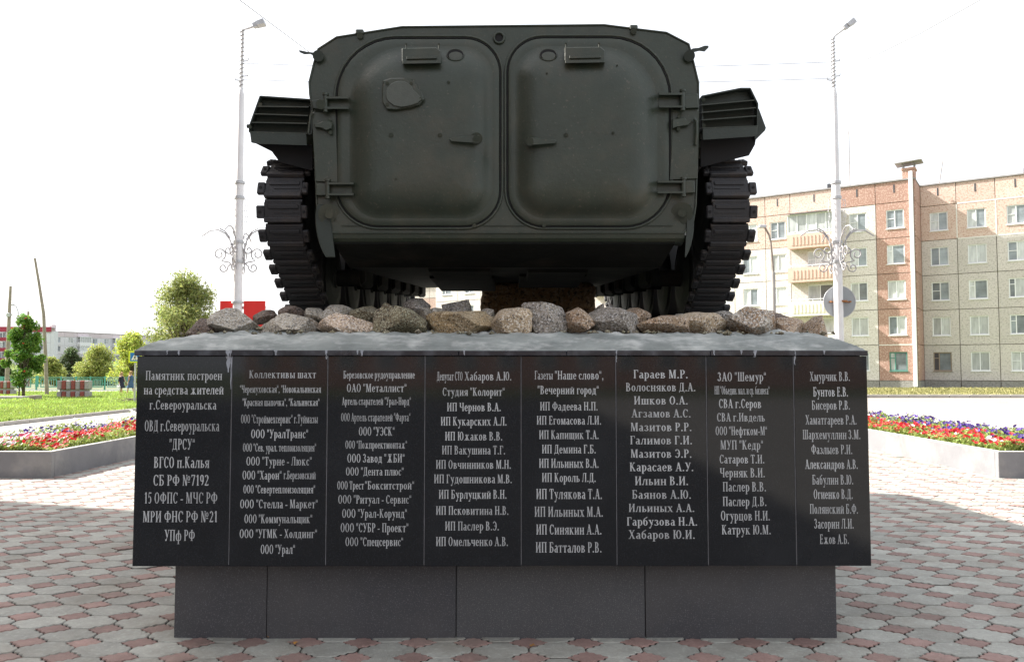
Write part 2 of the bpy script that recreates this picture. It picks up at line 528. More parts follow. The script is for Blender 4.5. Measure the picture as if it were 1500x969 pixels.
TEXTS = [
 C(190, .3511, [("Памятник построен",66,386,122,160),("на средства жителей",58,392,182,220),("г.Североуральска",82,362,244,283),
  ("ОВД г.Североуральска",62,374,328,373),('"ДРСУ“',165,272,405,450),("ВГСО п.Калья",100,332,480,526),("СБ РФ №7192",98,330,555,600),
  ("15 ОФПС - МЧС РФ",60,366,628,674),("МРИ ФНС РФ №21",54,366,706,752),("УПф РФ",145,272,784,830)]),
 C(190, .3511, [("Коллективы шахт",498,778,120,152),('"Черемуховская“, "Новокальинская',460,798,182,213),('"Красная шапочка“, "Кальинская“',470,792,237,268),
  ('ООО "Строймехсервис“ г.Туймазы',464,785,304,340),('ООО "УралТранс“',506,745,366,402),('ООО "Сев. урал. теплоизоляция“',472,778,424,458),
  ('ООО "Турне - Люкс“',486,760,480,516),('ООО "Харон“',470,634,538,574),('г.Березовский',642,776,538,573),('ООО "Севертеплоизоляция“',474,774,598,632),
  ('ООО "Стелла - Маркет“',460,785,658,694),('ООО "Коммунальщик“',478,762,720,756),('ООО "УГМК - Холдинг“',458,782,782,818),('ООО "Урал“',546,690,846,884)]),
 C(470, .3509, [("Березовское рудоуправление",94,392,122,154),('ОАО "Металлист“',108,358,176,210),('Артель старателей "Урал-Норд“',88,376,232,264),
  ('ООО Артель старателей "Фарта“',84,374,298,332),('ООО "УЭСК“',158,308,356,392),('ООО "Пожпроектмонтаж“',102,360,413,446),('ООО Завод "ЖБИ“',110,350,468,504),
  ('ООО "Дента плюс“',104,346,524,558),('ООО Трест',68,180,582,616),('"Бокситстрой“',184,390,582,616),('ООО "Ритуал - Сервис“',72,378,640,675),('ООО "Урал-Корунд“',88,360,698,734),
  ('ООО "СУБР - Проект“',82,366,757,794),('ООО "Спецсервис“',102,344,816,852)]),
 C(470, .3509, [("Депутат СТО",484,592,126,162),("Хабаров А.Ю.",600,796,126,162),('Студия "Колорит“',508,768,192,226),("ИП Чернов В.А.",526,752,255,290),
  ("ИП Кукарских А.Л.",500,776,314,350),("ИП Южаков В.В.",518,758,376,412),("ИП Вакушина Т.Г.",505,770,434,470),("ИП Овчинников М.Н.",480,794,494,530),
  ("ИП Гудошникова М.В.",472,798,554,590),("ИП Бурлуцкий В.Н.",492,776,618,655),("ИП Псковитина Н.В.",480,784,686,722),("ИП Паслер В.Э.",518,744,750,787),("ИП Омельченко А.В.",480,782,814,852)]),
 C(760, .3509, [("Газеты",66,142,122,158),('"Наше слово“,',150,354,122,158),('"Вечерний город“',78,334,184,219),("ИП Фадеева Н.П.",88,330,252,287),("ИП Егомасова Л.И.",74,344,310,346),
  ("ИП Капищик Т.А.",84,334,370,406),("ИП Демина Г.Б.",96,322,430,466),("ИП Ильиных В.А.",84,334,488,526),("ИП Король Л.Д.",96,322,548,585),
  ("ИП Тулякова Т.А.",72,348,614,656),("ИП Ильиных М.А.",65,352,688,730),("ИП Синякин А.А.",72,346,762,804),("ИП Батталов Р.В.",70,346,836,879)]),
 C(760, .3509, [("Гараев М.Р.",478,706,118,153),("Волосняков Д.А.",446,738,172,207),("Ишков О.А.",480,706,228,262),("Агзамов А.С.",470,718,282,316),
  ("Мазитов Р.Р.",466,722,338,373),("Галимов Г.И.",464,724,393,428),("Мазитов Э.Р.",466,722,449,484),("Карасаев А.У.",462,730,504,540),("Ильин В.И.",484,708,562,598),
  ("Баянов А.Ю.",472,720,619,655),("Ильиных А.А.",458,734,676,710),("Гарбузова Н.А.",450,746,732,767),("Хабаров Ю.И.",458,736,786,822)]),
 C(1020, .3506, [('ЗАО "Шемур“',88,292,128,165),('НП "Объедин. мал. и ср. бизнеса“',76,306,186,220),("СВА г.Серов",94,272,240,277),("СВА г.Ивдель",86,286,298,333),
  ('ООО "Нефтком-М“',80,296,354,390),('МУП "Кедр“',100,280,412,450),("Сатаров Т.И.",97,285,472,508),("Черняк В.И.",98,287,528,566),("Паслер В.В.",110,292,586,625),
  ("Паслер Д.В.",110,294,647,686),("Огурцов Н.И.",102,308,706,746),("Катрук Ю.М.",106,312,765,804)]),
 C(1020, .3506, [("Хмурчик В.В.",474,642,126,164),("Бунтов Е.В.",488,634,190,229),("Бисеров Р.В.",482,642,246,284),("Хаматгареев Р.А.",456,670,307,346),
  ("Шархемуллин З.М.",444,686,368,407),("Фазлыев Р.И.",480,652,430,469),("Александров А.В.",455,675,492,531),("Бабулин В.Ю.",484,656,556,596),("Огиенко В.Д.",490,654,616,656),
  ("Полянский Б.Ф.",474,676,678,718),("Засорин Л.И.",492,658,739,780),("Ежов А.Б.",516,638,804,844)]),
]
# ------------------------------------------------------------------ shared materials
M_green = mat('green_paint', (.0255, .0345, .0245), rough=.36, var=.16, scale=7, speck=(.055, .055, .042), speck_scale=55, speck_lo=.66, speck_hi=.70, stain=(.052, .046, .031), stain_scale=3.6, stain_amt=.55, bump=.20, bscale=38, spec=.4)
M_green2 = mat('green_paint_dark', (.026, .034, .029), rough=.55, var=.15, scale=7, bump=.15, bscale=70, spec=.35)
M_track = mat('track_steel', (.014, .014, .017), rough=.62, metal=.0, var=.3, scale=9, stain=(.045, .030, .020), stain_scale=6, stain_amt=.6, bump=.4, bscale=60)
M_rubber = mat('rubber', (.012, .012, .013), rough=.8)
M_black = mat('black_void', (.006, .006, .007), rough=.9)
M_poster = mat('worn_plate_paint', (.052, .060, .050), rough=.55, var=.15, scale=20, bump=.2, bscale=60)
M_granite = mat('polished_black_granite', (.0045, .0060, .0090), rough=.06, var=.12, scale=3, speck=(.022, .024, .030), speck_scale=210, speck_lo=.60, speck_hi=.68, spec=.38,
                stain=(.022, .025, .030), stain_scale=1.3, stain_amt=.45)
M_cap = mat('cap_granite', (.008, .010, .018), rough=.28, var=.2, scale=14, stain=(.10, .11, .13), stain_scale=7, stain_amt=.55)
M_letter = mat('engraved_letters', (.42, .435, .45), rough=.8, var=.28, scale=3.0, objrnd=.09, stain=(.12, .12, .125), stain_scale=3.5, stain_amt=.3)
M_grout = mat('pale_grout', (.13, .13, .14), rough=.9, var=.3, scale=12)
M_base = mat('dark_base_granite', (.042, .044, .052), rough=.55, col2=(.058, .058, .062), scale=2.2, speck=(.105, .108, .118), speck_scale=170, speck_lo=.58, speck_hi=.66,
             stain=(.10, .10, .108), stain_scale=1.2, stain_amt=.22, bump=.15, bscale=150)
M_base2 = mat('warm_base_granite', (.064, .066, .072), rough=.62, var=.12, scale=2, speck=(.13, .13, .13), speck_scale=170, speck_lo=.56, speck_hi=.66, bump=.15, bscale=150)
M_cement = mat('cement_mortar', (.175, .195, .19), rough=.75, col2=(.255, .275, .265), scale=5, detail=14, stain=(.48, .49, .48), stain_scale=9, stain_amt=.85, bump=.8, bscale=24, var=.18, stretch=(.7, 1, 2.2))
M_core = mat('concrete_core', (.05, .05, .055), rough=.9)

# ------------------------------------------------------------------ ground, plaza, road, lawn
M_earth = mat('far_ground', (.10, .12, .055), rough=1, var=.3, scale=.15)
M_bed = mat('dark_sand_joint', (.060, .054, .046), rough=1, var=.25, scale=30)
M_pgrey = mat('grey_paver', (.32, .318, .288), rough=.85, var=.16, scale=9, attr=True, objrnd=.16, speck=(.38, .39, .35), speck_scale=42, speck_lo=.52, speck_hi=.72,
              coords='World', stain=(.20, .18, .145), stain_scale=1.7, stain_amt=.6, bump=.8, bscale=75)
M_pred = mat('red_paver', (.275, .178, .157), rough=.85, var=.18, scale=9, attr=True, objrnd=.18, speck=(.31, .21, .185), speck_scale=42, speck_lo=.52, speck_hi=.72,
             coords='World', stain=(.20, .16, .135), stain_scale=1.7, stain_amt=.6, bump=.8, bscale=75)
M_plaza = mat('worn_paving', (.27, .255, .235), rough=.9, var=.12, scale=3)
M_asph = mat('pale_asphalt', (.26, .235, .205), rough=.95, var=.10, scale=1.4, speck=(.34, .31, .28), speck_scale=30, bump=.3, bscale=40)
M_walk = mat('pale_walkway', (.34, .315, .285), rough=.95, var=.10, scale=1.1, bump=.2, bscale=30)

g = MB(); g.add([(-900, -300, -.06), (900, -300, -.06), (900, 1500, -.06), (-900, 1500, -.06)], [[0, 1, 2, 3]])
tag(obj('ground', g, M_earth), kind='structure')
g = MB(); g.box(-60, 70, 14.5, 54, -.058, -.012)
tag(obj('road', g, M_asph), kind='structure')
g = MB(); g.box(-12.6, -4.0, 14.0, 46, -.05, -.004)
tag(obj('pavement', g, M_walk), kind='structure')
g = MB(); g.box(-40, 40, -30, 2.4, -.058, -.006)
tag(obj('paved_square', g, M_plaza), kind='structure')

PXP, PYP, RX0, RY0 = .281, .207, 2.050, 4.188
ra, rb, gap = .103, .081, .0036


def wavy(p, q, amp=.0062, n=6):
    out = []
    d = (q[0] - p[0], q[1] - p[1]); l = sqrt(d[0] ** 2 + d[1] ** 2); nn = (-d[1] / l, d[0] / l)
    for i in range(n):
        t = i / n
        o = amp * (0, 1, -1, 1, -1, 1)[i % 6] * (1 if i else 0)
        out.append((p[0] + d[0] * t + nn[0] * o, p[1] + d[1] * t + nn[1] * o))
    return out


def outline_red():
    c = [(ra, 0), (0, rb), (-ra, 0), (0, -rb)]
    r = []
    for i in range(4): r += wavy(c[i], c[(i + 1) % 4])
    return r


def outline_grey():
    # complement: built from the four surrounding reds' edges
    hx, hy = PXP / 2, PYP / 2
    red = outline_red()
    r = []
    # quadrant edges of neighbour reds facing the grey centre
    for sx, sy in ((-1, -1), (1, -1), (1, 1), (-1, 1)):
        cx, cy = sx * hx, sy * hy
        pts = [(x + cx, y + cy) for x, y in red]
        # edge of that red pointing to origin
        k = {(-1, -1): 0, (1, -1): 1, (1, 1): 2, (-1, 1): 3}[(sx, sy)]
        seg = [pts[(6 * k + j) % 24] for j in range(7)]
        r += seg[::-1]
    return r


def shrink(o, d):
    cx = sum(p[0] for p in o) / len(o); cy = sum(p[1] for p in o) / len(o)
    out = []
    for x, y in o:
        l = sqrt((x - cx) ** 2 + (y - cy) ** 2); f = (l - d) / l
        out.append((cx + (x - cx) * f, cy + (y - cy) * f))
    return out


def paver_geo(o, thick=.028):
    n = len(o)
    a = shrink(o, gap + .0045); b2 = shrink(o, gap)
    vs = [(x, y, 0) for x, y in a] + [(x, y, -.006) for x, y in b2]
    vs += [(x, y, -thick) for x, y in b2]
    fs = [list(range(n))]
    for k in range(n):
        k2 = (k + 1) % n
        fs.append([k2, k, n + k, n + k2])
    return vs[:2 * n], fs, vs, fs + [[n + (k + 1) % n, n + k, 2 * n + k, 2 * n + (k + 1) % n] for k in range(n)]


oR, oG = outline_red(), outline_grey()
if sum(oG[i][0] * oG[(i + 1) % len(oG)][1] - oG[(i + 1) % len(oG)][0] * oG[i][1] for i in range(len(oG))) < 0: oG = oG[::-1]
geoR, geoG = paver_geo(oR), paver_geo(oG)
pav = MB(); pav.box(-16, 16, 2.4, 14.5, -.055, -.016)
paving = tag(obj('paving', pav, M_bed), kind='structure')
meshes = {}
for nm, gg, mm in (('r', geoR, M_pred), ('g', geoG, M_pgrey)):
    q = MB(); q.add(gg[0], gg[1]); meshes[nm] = q.mesh('paver_' + nm, [mm], fixn=False)
cells = []
for j in range(-9, 51):
    Y = RY0 + j * PYP
    if Y < 2.5 or Y > 14.4: continue
    for i in range(-75, 75):
        for kind, ox, oy in (('r', 0, 0), ('g', .5, .5)):
            x = RX0 + (i + ox) * PXP; y = Y + oy * PYP
            if abs(x) > .72 * y + 2.6: continue
            if y > 4.3 and -1.6 < x < 1.55 and y < 11: continue
            cells.append((kind, x, y))
vis = [c for c in cells if c[2] > 3.62 and abs(c[1]) < .67 * c[2] and not (c[2] > 4.08 and -1.75 < c[1] < 1.72)]
vis.sort(key=lambda c: c[2])
near = set(vis[:298])
field = MB()
for c in cells:
    kind, x, y = c
    rz = random.gauss(0, .011); z = random.uniform(-.0045, .0012)
    tx, ty = random.gauss(0, .013), random.gauss(0, .013)
    if c in near:
        o = link('paver', meshes[kind], paving)
        o.location = (x, y, z); o.rotation_euler = (tx, ty, rz)
    else:
        gg = geoR if kind == 'r' else geoG
        r = random.random(); cc, ss = cos(rz), sin(rz)
        field.add([(x + a * cc - b2 * ss, y + a * ss + b2 * cc, z + zz + a * ty + b2 * tx) for a, b2, zz in gg[0]], gg[1], 0 if kind == 'r' else 1, rnd=r)
fo = obj('paver_field', field, [M_pred, M_pgrey], paving, rnd=True, fixn=False)
tag(fo, kind='stuff')

# fallen leaves on the pavers
M_leafdry = mat('dry_leaf', (.35, .17, .04), rough=.8, objrnd=.3)
for n_, (px, py, lab) in enumerate(((393, 931, 'small orange dry leaf at the foot of the dark base'), (432, 941, 'pale yellow dry leaf on a grey paver in front'),
                                    (817, 925, 'reddish dry leaf against the middle of the base'), (780, 945, 'yellow dry leaf between red pavers in front'))):
    p = G(px, py, .004); q = MB()
    a0 = random.uniform(0, 6)
    pts = [(0, 0, .006)] + [(.012 * (1 + .5 * (k % 2)) * cos(a0 + k * pi / 4), .012 * (1 + .5 * (k % 2)) * sin(a0 + k * pi / 4), .004 * (k % 3)) for k in range(8)]
    q.add([(p.x + a, p.y + b2, p.z + c) for a, b2, c in pts], [[0, k + 1, (k + 1) % 8 + 1] for k in range(8)])
    tag(obj('fallen_leaf', q, M_leafdry), lab, 'leaf', 'dry leaves on the paving')

# ------------------------------------------------------------------ plinth
DP, DB = 3.90, 4.04
xl, xr = P(193.5, 828, DP).x, P(1276.5, 828, DP).x
zb, zt = P(735, 828.5, DP).z, P(735, 521.5, DP).z
zc = P(735, 512.5, DP).z
DBACK = 10.3
plinth = thing('plinth', 'long black granite plinth with eight inscribed slabs under the armoured vehicle', 'plinth', ((xl + xr) / 2, DP, 0))
seams = [(193.5, 828), (334.7, 828), (476.7, 828), (621, 828), (763.5, 828), (904, 828), (1038, 828), (1167.5, 828), (1276.5, 828)]
sx = [P(a, b2, DP).x for a, b2 in seams]
q = MB(); q.box(xl + .024, xr - .024, DP + .024, DBACK - .024, zb + .004, zt + .01)
for k_ in range(1, 8): q.box(sx[k_] - .0017, sx[k_] + .0017, DP + .0018, DP + .0235, zb + .006, zt + .001)
obj('core', q, M_grout, plinth)
for i in range(8):
    a, b2 = sx[i] + (.0019 if i else 0), sx[i + 1] - (.0019 if i < 7 else 0)
    q = MB(); q.box(a, b2, DP + random.uniform(0, .0016), DP + .02, zb + random.uniform(-.002, .002), zt, b=.0016)
    pn = obj('inscribed_slab', q, M_granite, plinth)
    for (t, x0, x1, y0, y1) in TEXTS[i]:
        A = P(x0, y1, DP); B = P(x1, y1, DP); Tt = P(x0, y0, DP)
        tb = MB()
        has_cap = any(ch.upper() == ch and ch not in ' .,-"“' for ch in t)
        text_line(tb, t, A.x, B.x, A.z, Tt.z - A.z, DP)
        obj('inscription', tb, M_letter, pn, fixn=False)
for sgn, X in ((-1, xl), (1, xr)):
    yy = DP + .022
    for k in range(6):
        y1 = min(DBACK, yy + 1.22)
        q = MB(); q.box(min(X, X - sgn * .02), max(X, X - sgn * .02), yy, y1 - .003, zb, zt, b=.0016)
        obj('side_slab', q, M_granite, plinth); yy = y1
q = MB(); q.box(xl, xr, DBACK - .02, DBACK, zb, zt); obj('rear_slab', q, M_granite, plinth)
# cap edge in strips, slightly proud
nx = [xl - .012] + [P(a, 515, DP).x for a in (262, 335, 402, 524, 672, 830, 903, 1040, 1105, 1205)] + [xr + .004]
for a, b2 in zip(nx[:-1], nx[1:]):
    q = MB(); q.box(a + .0008, b2 - .0008, DP - .010 + random.uniform(-.001, .001), DP + .05, zt + .003, zc + random.uniform(-.003, .001), b=.002)
    obj('cap_slab', q, M_cap, plinth)
for sgn, X in ((-1, xl - .012), (1, xr + .004)):
    q = MB(); q.box(min(X, X - sgn * .06), max(X, X - sgn * .06), DP + .052, DBACK, zt + .003, zc, b=.002)
    obj('cap_slab', q, M_cap, plinth)
# mortar bed swelling up to the stones
zm = P(735, 488, 4.16).z
NX, NY = 380, 60
vs = []; fs = []
ys = [DP - .008 + .5 * (k / 24) ** 1.1 for k in range(25)] + [DP + .5 + (DBACK - DP - .5) * (k / (NY - 25)) for k in range(1, NY - 24)]
X0, X1 = xl - .008, xr
for j, y in enumerate(ys):
    for i in range(NX + 1):
        x = X0 + (X1 - X0) * i / NX
        dx = min(x - X0, X1 - x); dy = min(y - ys[0], ys[-1] - y)
        f1 = min(1, max(0, dy / .24)); f1 = sin(f1 * pi / 2) ** .8
        f2 = min(1, max(0, dx / .30)); f2 = sin(f2 * pi / 2) ** .8
        n = noise.noise(Vector((x * 5, y * 7, 0))) * .012 + noise.noise(Vector((x * 17, y * 22, 3))) * .006 + noise.noise(Vector((x * 45, y * 50, 3))) * .0025
        ef = min(1, min(dx, dy) / .05)
        vs.append((x, y, zc - .004 + .040 * min(1, max(0, (min(dx, dy) - .34) / .12)) + (zm - zc) * min(f1, f2) + n * ef * (1 + 1.6 * min(1, max(0, (min(dx, dy) - .10) / .15))) + .004 * noise.noise(Vector((x * 9, 0, 8)))))
fs = [[j * (NX + 1) + i, j * (NX + 1) + i + 1, (j + 1) * (NX + 1) + i + 1, (j + 1) * (NX + 1) + i] for j in range(len(ys) - 1) for i in range(NX)]
q = MB(); q.add(vs, fs, 0, True)
obj('mortar_bed', q, M_cement, plinth)
# lime and mortar smears that ran over the cap and down some joints
M_lime = mat('dried_lime', (.30, .32, .36), rough=.95, var=.4, scale=60)
rl = random.Random(31)
for (px, w_, y1_) in ((245, 4, 519), (262, 5, 520), (334, 9, 545), (338, 3, 570), (404, 7, 520), (478, 5, 526), (524, 4, 519), (530, 6, 521), (680, 4, 520), (903, 3, 530), (1046, 5, 520), (1086, 4, 519), (1106, 6, 523), (1165, 3, 534), (1207, 4, 519)):
    a_ = P(px, 512.5, DP - .012); e_ = P(px, y1_, DP - .012); m_ = P(px, 521.5, DP).z
    q = MB()
    for (za, zz, yy) in ((a_.z, max(e_.z, m_), DP - .0125),) + (((m_, e_.z, DP - .0012),) if e_.z < m_ else ()):
        n_ = 5; L1 = []; R1 = []
        for k in range(n_ + 1):
            t_ = k / n_; wd = w_ / F * DP * .5 * (1 - .75 * t_) * rl.uniform(.5, 1.15); o_ = rl.uniform(-.002, .002)
            z_ = za + (zz - za) * t_; L1.append((a_.x + o_ - wd, yy, z_)); R1.append((a_.x + o_ + wd, yy, z_))
        q.add(L1 + R1, [[k, k + 1, n_ + 2 + k, n_ + 1 + k] for k in range(n_)])
    obj('lime_drip', q, M_lime, plinth)
# recessed base
bl, br = P(254.5, 926, DB).x, P(1226, 931, DB).x
bseam = [bl, P(390, 926, DB).x, P(668, 926, DB).x, P(945.5, 926, DB).x, br]
for i in range(4):
    q = MB(); q.box(bseam[i] + (.002 if i else 0), bseam[i + 1] - (.002 if i < 3 else 0), DB + (.003, 0, .002, .0)[i], DB + .03, -.02, zb - .0005, b=.0015)
    obj('base_slab', q, (M_base, M_base, M_base2, M_base)[i], plinth)
q = MB(); q.box(bl + .004, br - .004, DB + .032, DBACK - .15, -.02, zb - .001); obj('base_core', q, M_core, plinth)
for X, s in ((bl, 1), (br, -1)):
    q = MB(); q.box(min(X, X + s * .003), max(X, X + s * .003), DB + .033, DBACK - .15, -.02, zb - .002)
    obj('base_side', q, M_base, plinth)
q = MB(); q.box(bl - .25, br + .2, DB + .3, DBACK - .3, zb - .02, zb + .006); obj('soffit', q, M_core, plinth)

# ------------------------------------------------------------------ boulders
def rock_mat(name, a, b2, dark, light, sc=75):
    a, b2 = [tuple(x * 1.5 * k for x, k in zip(c, (1.08, 1.0, .88))) for c in (a, b2)]; light = tuple(min(.8, x * 1.4) for x in light)
    m = bpy.data.materials.new(name); m.use_nodes = True
    N = m.node_tree.nodes; L = m.node_tree.links; b = N['Principled BSDF']; b.inputs['Roughness'].default_value = .85
    b.inputs['Specular IOR Level'].default_value = .3
    v = N.new('ShaderNodeNewGeometry').outputs['Position']
    def nz(s, d=6, r=.6):
        t = N.new('ShaderNodeTexNoise'); t.inputs['Scale'].default_value = s; t.inputs['Detail'].default_value = d; t.inputs['Roughness'].default_value = r
        L.new(v, t.inputs['Vector']); return t.outputs[0]
    def rp(s, lo, hi):
        r = N.new('ShaderNodeMapRange'); r.inputs[1].default_value = lo; r.inputs[2].default_value = hi; L.new(s, r.inputs[0]); return r.outputs[0]
    def mx(f, x, y):
        k = N.new('ShaderNodeMix'); k.data_type = 'RGBA'; L.new(f, k.inputs[0])
        for i, s in ((6, x), (7, y)):
            if isinstance(s, tuple): k.inputs[i].default_value = (*s, 1)
            else: L.new(s, k.inputs[i])
        return k.outputs[2]
    c = mx(rp(nz(7), .40, .60), a, b2)
    c = mx(rp(nz(sc, 3, .7), .53, .59), c, dark)
    c = mx(rp(nz(sc * 1.3, 3, .7), .52, .60), c, light)
    c = mx(rp(nz(3.2, 5, .6), .62, .72), c, tuple(x * .45 for x in a))
    L.new(c, b.inputs['Base Color'])
    bp = N.new('ShaderNodeBump'); bp.inputs['Strength'].default_value = .9; bp.inputs['Distance'].default_value = .012
    ad = N.new('ShaderNodeMath'); ad.operation = 'ADD'; L.new(nz(20, 8, .7), ad.inputs[0]); L.new(nz(90, 3, .7), ad.inputs[1])
    L.new(ad.outputs[0], bp.inputs['Height']); L.new(bp.outputs[0], b.inputs['Normal'])
    return m


RM = {
 'dark': rock_mat('dark_brown_stone', (.075, .055, .048), (.105, .085, .075), (.03, .025, .025), (.16, .14, .13)),
 'grey': rock_mat('grey_stone', (.19, .18, .165), (.27, .26, .24), (.09, .085, .08), (.40, .39, .37)),
 'beige': rock_mat('beige_granite', (.30, .25, .19), (.24, .20, .15), (.10, .08, .065), (.50, .46, .40)),
 'pink': rock_mat('pale_pink_granite', (.34, .28, .23), (.27, .22, .18), (.13, .10, .09), (.56, .52, .48)),
 'yellow': rock_mat('ochre_stone', (.28, .215, .13), (.20, .165, .115), (.10, .075, .05), (.46, .40, .30)),
 'lichen': rock_mat('lichened_stone', (.15, .14, .10), (.085, .07, .055), (.04, .035, .03), (.33, .33, .25)),
 'brown': rock_mat('brown_granite', (.20, .14, .095), (.26, .21, .165), (.07, .05, .04), (.44, .39, .34)),
 'dgrey': rock_mat('dark_grey_stone', (.13, .125, .12), (.20, .19, .18), (.06, .055, .055), (.36, .35, .34)),
 'mixed': rock_mat('grey_and_rust_granite', (.24, .235, .22), (.17, .115, .07), (.08, .075, .07), (.48, .47, .45)),
}


def rock(px0, px1, py0, py1, D, depth, key, seed, label, sub=4, box=.40, group='boulders laid round the top of the plinth', cat='boulder', tilt=0.0, name='boulder', layers=False, cuts=15):
    rnd = random.Random(seed)
    bm = bmesh.new(); bmesh.ops.create_icosphere(bm, subdivisions=sub, radius=1)
    planes = []
    for _ in range(cuts):
        n = Vector((rnd.gauss(0, 1), rnd.gauss(0, 1), rnd.gauss(0, 1))).normalized()
        planes.append((n, rnd.uniform(.60, .87)))
    so = Vector((seed * 3.7, seed * 1.3, seed * .7))
    for v in bm.verts:
        p = v.co.copy()
        # superellipsoid
        m = (abs(p.x) ** (2 / box) + abs(p.y) ** (2 / box) + abs(p.z) ** (2 / box)) ** (box / 2)
        p = p / m
        for n, d in planes:
            k = p.dot(n) - d
            if k > 0: p -= n * k * .97
        p += p.normalized() * (noise.noise(p * 1.3 + so) * .06 + noise.noise(p * 3.1 + so) * .035 + noise.noise(p * 8 + so) * .026 + noise.noise(p * 19 + so) * .013)
        if layers: p.z += .10 * noise.noise(Vector((p.x * 2, 1, round(p.z * 3.2 + p.x * 1.1) * 3.0)) + so)
        if tilt: p = Vector((p.x * cos(tilt) - p.z * sin(tilt), p.y, p.x * sin(tilt) + p.z * cos(tilt)))
        v.co = p
    lo = [min(v.co[k] for v in bm.verts) for k in range(3)]; hi = [max(v.co[k] for v in bm.verts) for k in range(3)]
    A = P(px0, py1, D); B = P(px1, py0, D)
    ex = [B.x - A.x, depth, B.z - A.z]
    c0 = [A.x, D - depth * .12, A.z]
    ctr = Vector((c0[0] + ex[0] / 2, c0[1] + ex[1] / 2, c0[2]))
    for v in bm.verts:
        v.co = Vector([c0[k] + ex[k] * (v.co[k] - lo[k]) / (hi[k] - lo[k]) for k in range(3)]) - ctr
    me = bpy.data.meshes.new(name); bm.to_mesh(me); bm.free()
    for p in me.polygons: p.use_smooth = True
    try: me.set_sharp_from_angle(angle=radians(26))
    except Exception: pass
    me.materials.append(RM[key])
    o = link(name, me); o.location = ctr
    tag(o, label, cat, group)
    return o


front = [
 (261, 308, 464, 497, 'dark', .55, 'small dark brown boulder at the far left end of the row', 0, 0),
 (297, 363, 448, 495, 'grey', .62, 'tall pale grey craggy boulder beside the small dark brown one', 0, 0),
 (358, 461, 456, 494, 'grey', .42, 'long flat grey-beige boulder third from the left in front', 0, 0),
 (456, 545, 456, 494, 'pink', .36, 'flat-topped pale pinkish granite boulder narrowing downwards', 0, 0),
 (542, 622, 446, 495, 'lichen', .6, 'lichened layered boulder with cracks, slanting down to the right', -.35, 1),
 (616, 721, 450, 495, 'yellow', .5, 'long ochre boulder sloping up to the right under the vehicle', .22, 0),
 (719, 778, 448, 491, 'beige', .75, 'rounded speckled beige boulder near the middle of the row', 0, 0),
 (764, 830, 441, 488, 'dgrey', .7, 'dark grey peaked boulder right of the rounded beige one', 0, 0),
 (825, 874, 446, 489, 'brown', .6, 'upright brown speckled boulder below the brown support block', 0, 0),
 (868, 944, 447, 492, 'dgrey', .45, 'broad grey boulder with a slanting face below the balcony gap', 0, 0),
 (936, 1012, 458, 493, 'brown', .45, 'low wide rusty brown boulder left of the round beige one', 0, 0),
 (1001, 1078, 453, 495, 'beige', .66, 'rounded light beige boulder below the right track', 0, 0),
 (1073, 1152, 446, 497, 'mixed', .7, 'largest grey boulder with a rusty right flank', 0, 0),
 (1147, 1190, 461, 496, 'brown', .5, 'small squarish brown boulder right of the largest grey one', 0, 0),
 (1183, 1226, 460, 500, 'brown', .5, 'squarish brown boulder at the far right end of the row', 0, 0),
]
for k, (a, b2, c, d, key, bx, lab, tl, ly) in enumerate(front):
    rock(a - 2, b2 + 2, c, d + 7, 4.15 + .02 * (k % 3), .32 + .05 * ((k * 7) % 3), key, 11 + k, lab, box=bx * .68, tilt=tl, layers=ly)
back = [
 (404, 440, 446, 462, 'dark', 4.5, 'flat dark brown stone behind the long grey-beige boulder'),
 (360, 404, 452, 466, 'dark', 4.5, 'low brown stone peeping over the long grey-beige boulder'),
 (436, 476, 449, 464, 'grey', 4.55, 'small grey stone behind between the flat boulders, under the left track'),
 (464, 512, 443, 464, 'grey', 4.5, 'pale grey rounded stone behind the pinkish flat-topped boulder'),
 (504, 556, 445, 466, 'lichen', 4.5, 'greenish flat stone behind, left of the layered boulder'),
 (552, 580, 443, 464, 'lichen', 4.6, 'small mossy stone behind the layered boulder'),
 (586, 628, 432, 466, 'dgrey', 4.6, 'pointed dark grey stone standing behind the layered boulder'),
 (622, 650, 449, 470, 'grey', 4.45, 'small grey stone in the gap before the ochre boulder'),
 (644, 692, 437, 464, 'dgrey', 4.7, 'wedge-shaped grey stone behind the ochre boulder'),
 (612, 640, 450, 478, 'grey', 4.4, 'small pale stone wedged against the left end of the ochre boulder'),
 (874, 888, 443, 462, 'dgrey', 4.5, 'tiny dark stone right of the brown support block'),
 (912, 958, 448, 470, 'brown', 4.5, 'flat brown stone behind the broad grey slanting boulder'),
 (1034, 1082, 454, 472, 'dgrey', 4.5, 'low dark stone behind under the right track'),
 (1126, 1162, 455, 470, 'dark', 4.5, 'dark stone peeping behind the largest grey boulder'),
 (986, 1012, 458, 474, 'grey', 4.45, 'small grey stone behind, left of the round light beige boulder'),
 (700, 724, 450, 470, 'grey', 4.45, 'small stone behind between the ochre and rounded beige boulders'),
]
for k, (a, b2, c, d, key, D, lab) in enumerate(back):
    rock(a, b2, c, d + 8, D, .26, key, 51 + k, lab, sub=3, box=.5, group='smaller stones behind the front boulders')
q = MB(); rr = random.Random(404)
for _ in range(260):
    x = rr.uniform(P(270, 490, 4.2).x, P(1222, 490, 4.2).x); y = DP + .20 + rr.random() ** 1.5 * .45; s_ = rr.uniform(.006, .024)
    z = zm + (.0 if y < DP + .36 else .03) + rr.uniform(-.004, .006)
    vs = [(x + s_ * a * rr.uniform(.6, 1.3), y + s_ * b2 * rr.uniform(.6, 1.3), z + s_ * c * rr.uniform(.5, .9)) for a, b2, c in ((1, 0, 0), (-1, 0, 0), (0, 1, 0), (0, -1, 0), (0, 0, 1), (0, 0, -1))]
    q.add(vs, [[0, 2, 4], [2, 1, 4], [1, 3, 4], [3, 0, 4], [2, 0, 5], [1, 2, 5], [3, 1, 5], [0, 3, 5]], 0)
